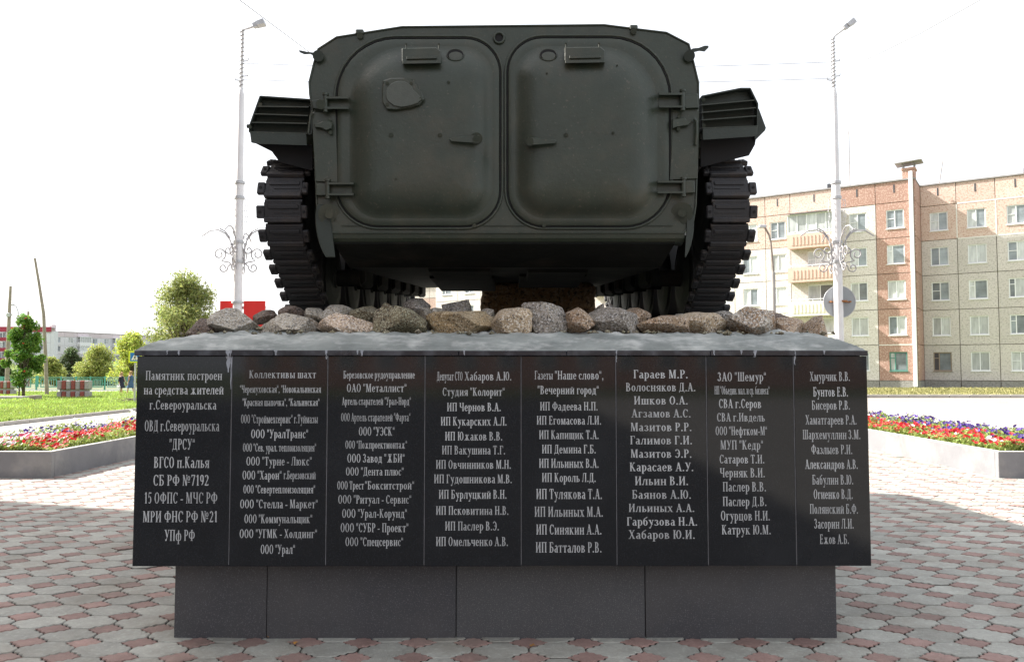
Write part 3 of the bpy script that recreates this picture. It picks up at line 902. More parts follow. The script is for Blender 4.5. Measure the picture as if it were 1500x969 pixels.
tag(obj('rubble_chips', q, RM['lichen']), 'small stone chips and grit scattered between the boulders', 'rubble', kind='stuff')
RM['pedestal'] = rock_mat('brown_support_stone', (.17, .105, .06), (.21, .135, .08), (.09, .06, .04), (.28, .2, .13), 30)
rock(703, 877, 412, 466, 7.5, 1.2, 'pedestal', 91, 'large squared brown support block under the belly of the vehicle', sub=4, box=.22, group=None, cat='support block', name='support_block', cuts=2)
# ------------------------------------------------------------------ armoured vehicle
DV = 4.40
M_belly = mat('mud_and_underside_shade', (.010, .011, .010), rough=.95, spec=.15, var=.3, scale=4, stain=(.04, .033, .025), stain_scale=3, stain_amt=.5, bump=.5, bscale=12)  # underside shade put into the dark base colour; mud stains over it
M_wheel = mat('dark_wheel', (.015, .018, .016), rough=.7, var=.2, scale=8)
VC = P(738.5, 300, DV).x
veh = thing('armoured_vehicle', 'dark green tracked armoured vehicle seen from behind with two closed rear doors', 'armoured vehicle', (VC, DV, 1.58))
TL = .075                                # nose-up tilt


def tz(D, z): return z + TL * max(0, D - 4.6)


def V(px, py, out=0.0):
    p = P(px, py, DV - out); return p


def xz(pts, out=0.0): return [(V(a, b2, out).x, V(a, b2, out).z) for a, b2 in pts]


left = [(588.5, 39.7), (493, 54.7), (466, 72), (460, 92), (453, 121), (454, 138.5), (458.5, 164), (463, 268), (464, 300), (468, 320), (482, 341)]
right = [(885, 36.8), (934, 43), (976, 48), (1009, 65), (1016, 92), (1023, 121), (1023, 136), (1022, 205), (1019, 300), (1016, 322), (1002, 341)]
q = MB(); poly = xz(left + right[::-1])
q.prism(poly, DV, DV + .06)
obj('rear_plate', q, M_green, veh)
# bevel lip / weld round plate edge
q = MB()
out = [V(a, b2, .002) for a, b2 in left + right[::-1]]
q.tube(out[:11], .006, 6); q.tube(out[11:], .006, 6); q.tube([out[0], out[-1]], .006, 6)
obj('edge_weld', q, M_green, veh)
# hull body behind (slightly inside the rear plate)
up = [(x, z) for x, z in poly if z > V(700, 200).z]
A = [(x * .994 + .0, z - .006) for x, z in xz(left[:7])] + [(x * .994, z - .006) for x, z in xz(right[:8][::-1])]
zs = 2.72
q = MB()
secs = [(DV + .06, 0, 1), (6.9, 0, 1), (7.7, -.30, .99), (8.8, -.80, .95), (9.5, -1.0, .86)]
rings = []
for D, dz, sc in secs:
    ring = [(VC + (x - VC) * sc, D, tz(D, max(zs - .02, z + dz) if z > zs else zs)) for x, z in A]
    rings.append(ring)
n = len(A)
vs = [p for r in rings for p in r]
fs = []
for i in range(len(rings) - 1):
    for k in range(n):
        fs.append([i * n + k, i * n + (k + 1) % n, (i + 1) * n + (k + 1) % n, (i + 1) * n + k])
fs.append(list(range(n))); fs.append([(len(rings) - 1) * n + k for k in range(n)][::-1])
q.add(vs, fs)
obj('hull', q, M_green, veh)
# lower hull between the tracks, belly
zl, z2 = V(700, 341).z, V(700, 356).z
prof = [(DV - .004, zl + .004), (DV + .02, z2), (4.86, 2.02), (6.2, tz(6.2, 2.0)), (8.9, tz(8.9, 2.0)), (9.5, tz(9.5, 2.30)), (9.5, tz(9.5, 2.42)), (4.50, 2.74), (4.47, zl + .004)]
q = MB()
xa, xb = VC - .985, VC + .985
q.prism(prof[1:], xa, xb, axis='x')
obj('belly', q, M_belly, veh)
q = MB()
q.prism([(DV - .004, zl + .002), (DV + .004, z2 + .03), (DV + .022, z2 + .012), (DV + .05, z2 + .004), (DV + .10, z2), (DV + .10, zl + .002)], V(481, 341).x, V(1003, 341).x, axis='x')
obj('lower_sill', q, M_green, veh)
q = MB(); q.tube([V(481, 341, .006), V(1003, 341, .006)], .0045, 6); q.tube([V(500, 330.5, .004), V(985, 330.5, .004)], .003, 6)
obj('weld_seam', q, M_green, veh)
# belly stiffeners and hatch plates
for (D0, D1, x0, x1) in ((5.0, 5.5, -.5, -.1), (5.1, 5.6, .15, .55), (6.0, 7.0, -.6, -.1), (5.7, 6.5, .1, .6)):
    q = MB(); q.box(VC + x0, VC + x1, D0, D1, tz(D0, 2.0) - .018, tz(D1, 2.0) + .01, b=.006)
    obj('belly_hatch', q, M_belly, veh)


def rrect(xl_, xr_, yt, yb, R, d=0, n=9):
    xl_, xr_, yt, yb = xl_ + d, xr_ - d, yt + d, yb - d
    R = [max(3.0, r - d) for r in R]
    o = []
    for (cx, cy, r, a0) in ((xl_ + R[0], yt + R[0], R[0], 180), (xr_ - R[1], yt + R[1], R[1], 270), (xr_ - R[2], yb - R[2], R[2], 0), (xl_ + R[3], yb - R[3], R[3], 90)):
        for k in range(n + 1):
            a = radians(a0 + 90 * k / n); o.append((cx + r * cos(a), cy + r * sin(a)))
    return o


def ring_mesh(q, prof, xb0, R, Rb=None):
    rings = []
    for d, out in prof:
        pts = rrect(*xb0, R, d)
        rings.append([V(a, b2, out) for a, b2 in pts])
    n = len(rings[0])
    vs = [p for r in rings for p in r]
    fs = [[i * n + k, i * n + (k + 1) % n, (i + 1) * n + (k + 1) % n, (i + 1) * n + k] for i in range(len(rings) - 1) for k in range(n)]
    fs.append([(len(rings) - 1) * n + k for k in range(n)][::-1])
    q.add(vs, fs, 0, True)


doors = [
 dict(b=(494, 731.5, 57.5, 330.5), R=(86, 50, 52, 60), bb=(512, 722, 68, 320), RR=(84, 46, 46, 44), s=1),
 dict(b=(744.5, 980, 56.5, 330.5), R=(50, 86, 64, 52), bb=(754, 963, 68, 320), RR=(46, 84, 46, 46), s=-1)]
DO = []
BPROF = [(0, .0167), (3, .019), (7, .027), (12, .043), (18, .061), (25, .075), (33, .084), (43, .090), (56, .0925), (72, .0935), (88, .094), (100, .094)]


def bh(px, py):
    # height of the pressed bulge under a photo point
    best = .0165
    for dd in doors:
        x0, x1, y0, y1 = dd['bb']; R = dd['RR']
        if not (x0 <= px <= x1 and y0 <= py <= y1): continue
        i = (0 if px < (x0 + x1) / 2 else 1) if py < (y0 + y1) / 2 else (3 if px < (x0 + x1) / 2 else 2)
        r = R[i]; dx = min(px - x0, x1 - px); dy = min(py - y0, y1 - py)
        d = min(dx, dy) if (dx > r or dy > r) else r - sqrt((r - dx) ** 2 + (r - dy) ** 2)
        d = max(0, min(100, d))
        for (a, h0), (b2, h1) in zip(BPROF[:-1], BPROF[1:]):
            if a <= d <= b2: best = h0 + (h1 - h0) * (d - a) / (b2 - a)
    return best


for dd in doors:
    q = MB(); ring_mesh(q, [(0, -.002), (0, .012), (1.2, .016), (9, .0165), (40, .0165)], dd['b'], dd['R'])
    door = obj('rear_door', q, M_green, veh)
    q = MB(); ring_mesh(q, BPROF, dd['bb'], dd['RR'])
    obj('door_bulge', q, M_green, door)
    q = MB(); pts = rrect(*dd['b'], dd['R'], -1.2); q.tube([V(a, b2, .004) for a, b2 in pts], .0052, 6, closed=True)
    obj('door_gap_shade', q, M_black, door)  # black strip: shade of the door gap put in as colour
    q = MB(); pts = rrect(*dd['b'], dd['R'], -4.2); q.tube([V(a, b2, .004) for a, b2 in pts], .0075, 6, closed=True)
    obj('door_frame', q, M_green, veh)
    DO.append(door)
OUT = .088


def slab(q, pts, o0, o1, b=1.2):
    """plate with a small chamfer, outline in photo px"""
    n = len(pts); cx = sum(p[0] for p in pts) / n; cy = sum(p[1] for p in pts) / n
    def sh(d):
        r = []
        for x, y in pts:
            l = max(1e-6, sqrt((x - cx) ** 2 + (y - cy) ** 2)); r.append((cx + (x - cx) * (l - d) / l, cy + (y - cy) * (l - d) / l))
        return r
    A = [V(a, c, o0) for a, c in pts]; B = [V(a, c, o1 - b * .0035) for a, c in pts]; Cc = [V(a, c, o1) for a, c in sh(b)]
    q.add(A + B + Cc, [[k, (k + 1) % n, n + (k + 1) % n, n + k] for k in range(n)] + [[n + k, n + (k + 1) % n, 2 * n + (k + 1) % n, 2 * n + k] for k in range(n)] + [[2 * n + k for k in range(n)]])


def ell(cx, cy, rx, ry, n=20): return [(cx + rx * cos(2 * pi * k / n), cy + ry * sin(2 * pi * k / n)) for k in range(n)]


# vision blocks
for door, x0, x1, y0, y1, pins in ((DO[0], 588.5, 645.5, 71, 92.5, (595, 643)), (DO[1], 827, 886, 70, 91.5, (829, 877.5))):
    q = MB(); slab(q, [(x0, y0), (x1 - 6, y0 - 1), (x1, y0 + 4), (x1, y1), (x0 + 2, y1), (x0, y1 - 3)], .04, .112)
    vb = obj('vision_block', q, M_green, door)
    q = MB(); slab(q, [(x0 + 7, y0 + 12), (x1 - 6, y0 + 11), (x1 - 6, y0 + 14.5), (x0 + 7, y0 + 15.5)], .10, .124, .6); slab(q, [(x0 + 1, y1 - 3), (x1, y1 - 4), (x1, y1), (x0 + 1, y1 + 1)], .09, .122, .6)
    obj('lip', q, M_green, vb)
    for p in pins:
        q = MB(); q.tube([V(p, y0 + 1, .085), V(p, y0 - 6, .085)], .0045, 6); q.tube([V(p, y0 - 6, .10), V(p, y0 - 6, .07)], .006, 6)
        obj('pin', q, M_green, vb)
for door, cx in ((DO[0], 667), (DO[1], 803)):
    q = MB(); q.tube([V(a, b2, bh(a, b2) + .002) for a, b2 in ell(cx, 80.5, 12.5, 8.3, 24)], .0045, 6, closed=True)
    rg = obj('port_ring', q, M_green, door)
    q = MB(); slab(q, ell(cx, 80.5, 12, 7.8), .030, bh(cx, 88) + .001, .3); obj('port_recess', q, M_black, rg)
    q = MB(); slab(q, ell(cx + .5, 82, 10.2, 6.0), .040, bh(cx, 88) + .003, .3); obj('port_disc', q, M_poster, rg)
# firing port plate on the left door
q = MB(); slab(q, [(561, 118), (572, 114.5), (590, 114), (607, 117), (611, 127), (618, 136), (622, 146), (614, 154), (600, 158), (580, 161), (566, 160), (560, 150), (559.5, 132)], .07, .118, 1.5)
pl = obj('firing_port_plate', q, M_green, DO[0])
q = MB(); cc = [(567 + 0, 138)]
pt = [(565 + 21 + 21 * cos(radians(a)), 138 + 19.5 * sin(radians(a))) for a in range(150, 340, 14)] + [(605, 131), (612, 138), (618, 145), (612, 151), (601, 155), (588, 157), (577, 155), (569, 149)]
slab(q, pt, .112, .127, .8)
obj('cover_disc', q, M_poster, pl)
for a, b2 in ((567, 122), (602, 122), (567, 153), (616, 145)):
    q = MB(); q.cyl(V(a, b2, .11), V(a, b2, .126), .009, 8); obj('bolt', q, M_green, pl)
# bolts on the doors
for door, lst in ((DO[0], ((573, 198.5, .0095), (644.5, 198.5, .009), (657, 121, .006), (580, 262, .004))), (DO[1], ((829, 198.5, .0095), (898, 195, .006), (801, 107.5, .004), (904, 96, .0035)))):
    for a, b2, r in lst:
        h_ = bh(a, b2); q = MB(); q.cyl(V(a, b2, h_ - .01), V(a, b2, h_ + .003), r * 1.5, 14); q.cyl(V(a, b2, h_ + .003), V(a, b2, h_ + .011), r * .8, 6)
        obj('bolt', q, M_green, door)
# handles
for door, cx, cy, sgn in ((DO[0], 698, 204, -1), (DO[1], 776, 207, 1)):
    q = MB(); q.cyl(V(cx, cy - 1, .05), V(cx, cy - 1, .094), .034, 20); hb = obj('handle_boss', q, M_green, door)
    q = MB(); q.cyl(V(cx, cy, .095), V(cx, cy, .128), .022, 16); q.cyl(V(cx, cy, .128), V(cx, cy, .136), .009, 6)
    slab(q, [(cx - sgn * 4, cy - 6), (cx + sgn * 12, cy - 5), (cx + sgn * 24, cy - 3.5), (cx + sgn * 38, cy - 2.2), (cx + sgn * 40, cy), (cx + sgn * 38, cy + 2.6), (cx + sgn * 22, cy + 4.5), (cx + sgn * 8, cy + 5), (cx - sgn * 4, cy + 5)][::sgn], .108, .124, 1)
    obj('handle', q, M_green, hb)


# hinges
def hinge(x0, x1, yt, yb, px, plate):
    q = MB()
    lo, hi = min(x0, x1), max(x0, x1)
    for y in (yt, yb):
        slab(q, [(lo, y - 1.5), (hi, y - 1.5), (hi, y + 1.5), (lo, y + 1.5)], .0, .058, .4)
    slab(q, [(lo, yt), (hi, yt), (hi, yb), (lo, yb)], -.001, .019, .2)
    h = obj('hinge', q, M_green, veh)
    q = MB(); q.cyl(V(px, yt - 4, .045), V(px, yb + 4, .045), .0125, 12); q.cyl(V(px, yt - 6, .045), V(px, yt - 3, .045), .018, 10); q.cyl(V(px, yb + 3, .045), V(px, yb + 6.5, .045), .015, 8)
    obj('hinge_pin', q, M_green, h)
    q = MB(); slab(q, plate, .0, .034, 1); obj('hinge_bracket', q, M_green, h)


hinge(477, 511, 143, 158, 477, [(456, 147), (472, 145), (478, 148), (478, 156), (471, 161), (458, 158)])
hinge(478, 518, 268.5, 284.5, 480, [(463, 269), (480, 270), (480, 286), (463, 286)])
hinge(965, 1000, 137.5, 156, 1000, [(996, 139), (1022, 137), (1023, 158), (1004, 159)])
hinge(963, 1001, 266, 281.5, 1001, [(1003, 264), (1017, 265), (1018, 282), (1004, 283)])
# ball end on the upper left hinge, corner posts with latches
q = MB(); q.cyl(V(470, 153, .03), V(470, 153, .065), .028, 12); obj('hinge_knob', q, M_green, veh)
q = MB(); slab(q, [(456, 166), (460, 163.5), (492, 164), (495, 268), (463, 266)], -.001, .012, 1.2); obj('corner_plate', q, M_green, veh)
q = MB(); slab(q, [(985, 160), (1018, 158), (1024, 162), (1022, 262), (981, 264), (984, 200)], -.001, .012, 1.2); obj('corner_plate', q, M_green, veh)
q = MB(); slab(q, [(460, 182), (468, 180), (473, 177), (480, 176), (487, 180), (486, 188), (478, 191), (470, 187), (461, 186)], .008, .045, 1); la = obj('latch', q, M_green, veh)
for a, b2 in ((484, 194), (483, 177)):
    q = MB(); q.cyl(V(a, b2, .01), V(a, b2, .035), .011, 8); obj('bolt', q, M_green, la)
q = MB(); slab(q, [(985, 175), (1003, 172), (1006, 176), (1014, 177), (1009, 183), (1004, 184), (990, 186), (985, 188)], .008, .045, 1); la = obj('latch', q, M_green, veh)
for a, b2 in ((994, 189), (995, 171)):
    q = MB(); q.cyl(V(a, b2, .01), V(a, b2, .035), .011, 8); obj('bolt', q, M_green, la)
q = MB(); q.tube([V(1017, 174, .03), V(1020.5, 178, .035), V(1020.5, 196, .035), V(1019, 212, .025)], .009, 8); obj('side_rod', q, M_green, veh)
q = MB(); q.tube([V(457.5, 163, .03), V(454.5, 170, .03), V(451.5, 195, .03)], .006, 6); obj('side_rod', q, M_green, veh)
# lifting lugs
for pts, bx in (([(463, 88), (461, 83), (455, 79.5), (446, 80), (439, 77), (437.5, 73.8), (441, 74), (450, 76), (459, 77), (466, 78), (470, 85)], 466),
                ([(1013, 81), (1016, 77), (1024, 75), (1032, 76), (1038, 70), (1038, 67), (1032, 67), (1024, 70), (1015, 71), (1008, 75), (1006, 81)], 1010)):
    q = MB(); slab(q, pts, -.03, .02, .6); q.cyl(V(bx, 82, -.0), V(bx, 82, .035), .032, 14); obj('lifting_lug', q, M_green2, veh)
# small roof brackets and centre port
for cx, cy in ((527, 48.5), (928, 42)):
    q = MB(); q.box(V(cx - 6, cy).x, V(cx + 6, cy).x, DV - .015, DV + .05, V(cx, cy + 3).z, V(cx, cy - 4.5).z, b=.006); q.cyl(V(cx, cy + 3.5, -.01), V(cx, cy + 3.5, .02), .018, 10)
    obj('roof_bracket', q, M_green, veh)
q = MB(); q.tube([V(a, b2, .008) for a, b2 in ell(731, 55.5, 7.4, 7.6, 20)], .007, 6, closed=True); pr = obj('centre_port', q, M_green, veh)
q = MB(); slab(q, ell(731, 55.5, 6.6, 6.8), 0, .004, .2); obj('port_hole', q, M_black, pr)
for cx, cy in ((482, 314), (999, 312)):
    q = MB(); q.cyl(V(cx, cy, 0), V(cx, cy, .012), .062, 22); q.cyl(V(cx, cy, .012), V(cx, cy, .045), .024, 10); obj('tow_boss', q, M_green, veh)
for cx in (695, 797):
    q = MB(); q.cyl(V(cx, 330, .0), V(cx, 330, .02), .012, 8); obj('drain_plug', q, M_green, veh)
# curved side mud guards at the lower corners
for sgn, cx in ((-1, 463), (1, 1014)):
    q = MB(); pts = []
    for k in range(9):
        t = k / 8
        wv = sin(t * pi) ** .7
        pts.append((cx + sgn * (8 * wv - 2 + t * -3 * sgn * 0), 299 + t * 78))
    inn = [(cx - sgn * 9 - sgn * 6 * t * 0, y) for t, (x, y) in enumerate(pts)]
    if sgn < 0: pl_ = [(x + (y - 299) * .16, y) for x, y in pts] + [(x + 10 + (y - 299) * .12, y) for x, y in inn[::-1]]
    else: pl_ = [(x - (y - 299) * .10, y) for x, y in pts] + [(x + 2 - (y - 299) * .05, y) for x, y in inn[::-1]]
    slab(q, pl_, -.16 if sgn > 0 else -.10, .012, 1.5)
    obj('mud_guard', q, M_green2, veh)

# hydrodynamic louvre boxes at the rear of the fenders
def louvre(outer, inner, rows, plate, flap, side=None):
    q = MB()
    for (xa_, ya_), (xb_, yb_) in rows:
        for dy in (0,):
            a = P(xa_, ya_, DV + .03); b2 = P(xb_, yb_, DV + .03)
            a2 = a + Vector((0, .07, .02)); b3 = b2 + Vector((0, .07, .02))
            t = Vector((0, .0, -.006))
            vs = [a, b2, b3, a2, a + t, b2 + t, b3 + t, a2 + t]
            q.add(vs, [[0, 1, 2, 3], [7, 6, 5, 4], [0, 4, 5, 1], [1, 5, 6, 2], [2, 6, 7, 3], [3, 7, 4, 0]])
            o = obj('louvre_vane', q, M_green, veh); q = MB()
    # casing
    q = MB(); A_ = [(P(a, b2, DV + .05).x, P(a, b2, DV + .05).z) for a, b2 in outer]
    q.prism(A_, DV + .10, DV + .42); o = obj('fender_box', q, M_green2, veh)
    q = MB(); xs = [p[0] for p in A_]
    n = len(A_)
    for k in range(n):
        p0, p1 = Vector((A_[k][0], 0, A_[k][1])), Vector((A_[(k + 1) % n][0], 0, A_[(k + 1) % n][1]))
        d = (p1 - p0).normalized(); nn = Vector((-d.z, 0, d.x)) * .004
        vs = [p0 + nn + Vector((0, y, 0)) for y in (DV + .05, DV + .21)] + [p1 + nn + Vector((0, y, 0)) for y in (DV + .21, DV + .05)]
        vs2 = [p0 - nn + Vector((0, y, 0)) for y in (DV + .05, DV + .21)] + [p1 - nn + Vector((0, y, 0)) for y in (DV + .21, DV + .05)]
        q.add(vs + vs2, [[0, 1, 2, 3], [7, 6, 5, 4], [0, 4, 5, 1], [1, 5, 6, 2], [2, 6, 7, 3], [3, 7, 4, 0]])
    obj('fender_casing', q, M_green2, veh)
    q = MB(); slab(q, plate, -.06, -.03, .8); obj('fender_lower_plate', q, M_green2, veh)
    q = MB(); slab(q, flap, -.16, -.13, .8); obj('fender_flap', q, M_black, veh)
    for a, b2 in (inner):
        q = MB(); q.cyl(P(a, b2, DV + .03), P(a, b2, DV + .06), .011, 8); obj('fender_bolt', q, M_green, veh)


wav = [(381, 141), (392, 143.5), (400, 143), (410, 146), (420, 145.5), (430, 147.5), (442, 147), (456, 145)]
louvre([(381, 141), (456, 146), (456, 196), (365, 193), (365.5, 184)], [(366, 186), (381, 153)],
       [((377, 155), (452, 156)), ((372, 166), (451, 168.5)), ((369, 178.5), (450, 180)), ((366, 193), (449, 195))],
       [(366, 194), (449, 196), (450, 213), (375, 210.5), (368, 209)], [(372, 209), (458, 212), (458, 250), (410, 238), (398, 222)])
louvre([(1028, 141), (1062, 134), (1085, 129.5), (1099, 129.5), (1110, 152), (1110, 188), (1030, 190)], [(1031, 146), (1031, 184)],
       [((1028, 153), (1105, 146)), ((1028, 164), (1107, 157)), ((1028, 175), (1108, 169)), ((1029, 187), (1110, 184))],
       [(1029, 188), (1110, 185), (1109, 197), (1104, 200), (1029, 205)], [(1026, 204), (1108, 199), (1106, 212), (1097, 228), (1026, 245)])
q = MB(); slab(q, [(1103, 152), (1112, 160), (1122, 187), (1121, 191), (1110, 202), (1106, 206), (1104, 196), (1110, 185)], -.15, -.11, .8); obj('fender_flap', q, M_green2, veh)
q = MB(); q.cyl(P(365, 185, DV + .05), P(362, 185, DV + .05), .012, 8); obj('fender_bolt', q, M_green, veh)
for sgn in (-1, 1):
    q = MB(); x0, x1 = VC + sgn * 1.06, VC + sgn * 1.44
    q.prism([(4.75, 2.84), (9.2, tz(9.2, 2.40)), (9.2, tz(9.2, 2.385)), (4.75, 2.825)], min(x0, x1), max(x0, x1), axis='x')
    obj('fender', q, M_belly, veh)

# tracks ---------------------------------------------------------------
def link_mesh(s):
    q = MB()
    w0, w1 = -.15, .15
    q.box(w0 + .035, w1 - .045, -.060, .060, .0, .026, b=.004)
    q.box(w1 - .046, w1, -.036, .040, .002, .034, b=.006)                     # outer lug
    q.box(w0, w0 + .036, -.036, .040, .002, .034, b=.006)
    q.box(w0 + .035, w1 - .045, -.060, -.030, .025, .040, b=.005)             # grouser
    q.box(w0 + .05, w1 - .07, .020, .045, .025, .034, b=.004)
    q.box(w0 + .05, w1 - .10, -.004, .006, .025, .030)
    for x in (w1 - .022, w0 + .018):
        q.cyl((x, .002, .030), (x, .002, .038), .009, 8, 1)
    q.prism([(-.035, 0), (.035, 0), (.022, -.085), (-.012, -.09)], -.016, .016, axis='x')  # guide horn
    q.tube([(w0 + .03, .064, .012), (w1 - .05, .064, .012)], .0135, 6)
    if s < 0: q.v = [(-a, b2, c) for a, b2, c in q.v]
    return q.mesh('track_link', [M_track, M_black])


def hull2(pts):
    pts = sorted(set(pts)); lo = []
    def cr(o, a, b2): return (a[0] - o[0]) * (b2[1] - o[1]) - (a[1] - o[1]) * (b2[0] - o[0])
    for p in pts:
        while len(lo) > 1 and cr(lo[-2], lo[-1], p) <= 0: lo.pop()
        lo.append(p)
    upp = []
    for p in reversed(pts):
        while len(upp) > 1 and cr(upp[-2], upp[-1], p) <= 0: upp.pop()
        upp.append(p)
    return lo[:-1] + upp[:-1]


circ = [(4.83, 2.35, .31)] + [(5.36 + k * .69, tz(5.36 + k * .69, 1.955), .31) for k in range(6)] + [(9.33, tz(9.33, 2.06), .25)]
cp = []
for k, (D, z, r) in enumerate(circ):
    cp += [(D + r * cos(radians(a)), z + r * sin(radians(a))) for a in range(0, 360, 6)]
path = hull2(cp)
L_ = [0]
for k in range(len(path)): L_.append(L_[-1] + sqrt((path[(k + 1) % len(path)][0] - path[k][0]) ** 2 + (path[(k + 1) % len(path)][1] - path[k][1]) ** 2))
tot = L_[-1]; NL = round(tot / .137)


def at(s):
    s %= tot
    for k in range(len(path)):
        if L_[k + 1] >= s:
            a, b2 = path[k], path[(k + 1) % len(path)]; t = (s - L_[k]) / max(1e-9, L_[k + 1] - L_[k])
            return a[0] + (b2[0] - a[0]) * t, a[1] + (b2[1] - a[1]) * t


for sgn, xc in ((-1, P(373, 300, 4.47).x + .15), (1, P(1112, 300, 4.47).x - .15)):
    me = link_mesh(sgn)
    for k in range(NL):
        s = (k + .35) * tot / NL
        a, b2, c = at(s - .045), at(s), at(s + .045)
        mid = ((a[0] + c[0]) / 2, (a[1] + c[1]) / 2)
        t = Vector((0, c[0] - a[0], c[1] - a[1])).normalized()
        nrm = Vector((1, 0, 0)).cross(t)
        ctr = Vector((0, 7.0, 2.2 + .1)); pos = Vector((xc, mid[0], mid[1]))
        if nrm.dot(Vector((0, pos.y - ctr.y, pos.z - ctr.z))) < 0: nrm = -nrm
        xax = t.cross(nrm)
        if xax.x < 0: t = -t; xax = t.cross(nrm)
        o = link('track_link', me, veh)
        Mx = Matrix((xax, t, nrm)).transposed().to_4x4()
        Mx.translation = pos - Vector(ORG[veh])
        o.matrix_local = Mx
    for k, (D, z, r) in enumerate(circ):
        q = MB()
        nm = 'idler_wheel' if k == 0 else ('drive_sprocket' if k == len(circ) - 1 else 'road_wheel')
        rr = r - .012
        for s2 in (-1, 1):
            q.cyl((xc + s2 * .055 - .045, D, z), (xc + s2 * .055 + .045, D, z), rr, 28, 1)
        wh = obj(nm, q, [M_wheel, M_rubber], veh)
        q = MB(); q.cyl((xc - sgn * .02 - sgn * .09, D, z), (xc - sgn * .125, D, z), (rr * .8, rr * .5), 24); q.cyl((xc - .12, D, z), (xc + .14, D, z), .07, 14)
        for a in range(8):
            an = a * pi / 4; q.cyl((xc - .112, D + cos(an) * rr * .6, z + sin(an) * rr * .6), (xc + .112, D + cos(an) * rr * .6, z + sin(an) * rr * .6), .022, 6)
        obj('hub', q, M_wheel, wh)
        if 0 < k < len(circ) - 1:
            q = MB(); xi = VC + sgn * .98
            q.cyl((xc - sgn * .1, D, z), (xi + sgn * .03, D, z), .06, 10); q.box(min(xi, xi + sgn * .09), max(xi, xi + sgn * .09), D - .02, D + .34, z - .04, z + .10, b=.02)
            obj('suspension_arm', q, M_belly, veh)
# turret and gun (out of sight from here, on the roof further forward)
zr = tz(6.2, V(700, 40).z) - .01
q = MB()
n = 32
vs = [(VC + .85 * cos(2 * pi * k / n), 6.2 + .85 * sin(2 * pi * k / n), zr) for k in range(n)] + [(VC + .55 * cos(2 * pi * k / n), 6.15 + .55 * sin(2 * pi * k / n), zr + .36) for k in range(n)]
q.add(vs, [[k, (k + 1) % n, n + (k + 1) % n, n + k] for k in range(n)] + [[n + k for k in range(n)]])
tu = obj('turret', q, M_green, veh)
q = MB(); q.tube([(VC, 6.8, zr + .18), (VC, 9.0, zr + .26)], [.065, .05], 14); obj('gun_barrel', q, M_green, tu)
# ------------------------------------------------------------------ flower beds
M_plant = mat('planter_cement', (.19, .19, .20), rough=.85, var=.16, scale=2.2, stain=(.33, .32, .30), stain_scale=1.3, stain_amt=.7, bump=.3, bscale=25)
M_rim = mat('planter_rim', (.50, .49, .47), rough=.8, var=.06, scale=4)
M_soil = mat('soil', (.045, .032, .022), rough=1, var=.3, scale=12)
M_leaf_y = mat('petunia_leaves', (.26, .33, .08), rough=.6, attr=True, objrnd=.35, hue_obj=.025, transl=.35)
PET = {'red': mat('red_petals', (.52, .012, .018), rough=.6, attr=True, objrnd=.3, transl=.3),
       'white': mat('white_petals', (.82, .80, .80), rough=.6, attr=True, objrnd=.08, transl=.3),
       'purple': mat('purple_petals', (.055, .018, .19), rough=.6, attr=True, objrnd=.4, transl=.2),
       'pink': mat('pink_petals', (.62, .05, .16), rough=.6, attr=True, objrnd=.2, transl=.3)}


def leafquad(q, p, s, rr, mi=0, flat=.0):
    n = Vector((rr.gauss(0, 1), rr.gauss(0, 1), rr.gauss(0, 1) + flat)).normalized()
    u = n.orthogonal().normalized(); u.rotate(Matrix.Rotation(rr.uniform(0, 6.28), 3, n)); v = n.cross(u)
    a = s * rr.uniform(.7, 1.3)
    q.add([p - u * a, p + v * a * .38 + n * a * .12, p + u * a, p - v * a * .38 + n * a * .12], [[0, 1, 2], [0, 2, 3]], mi, False, rr.random())


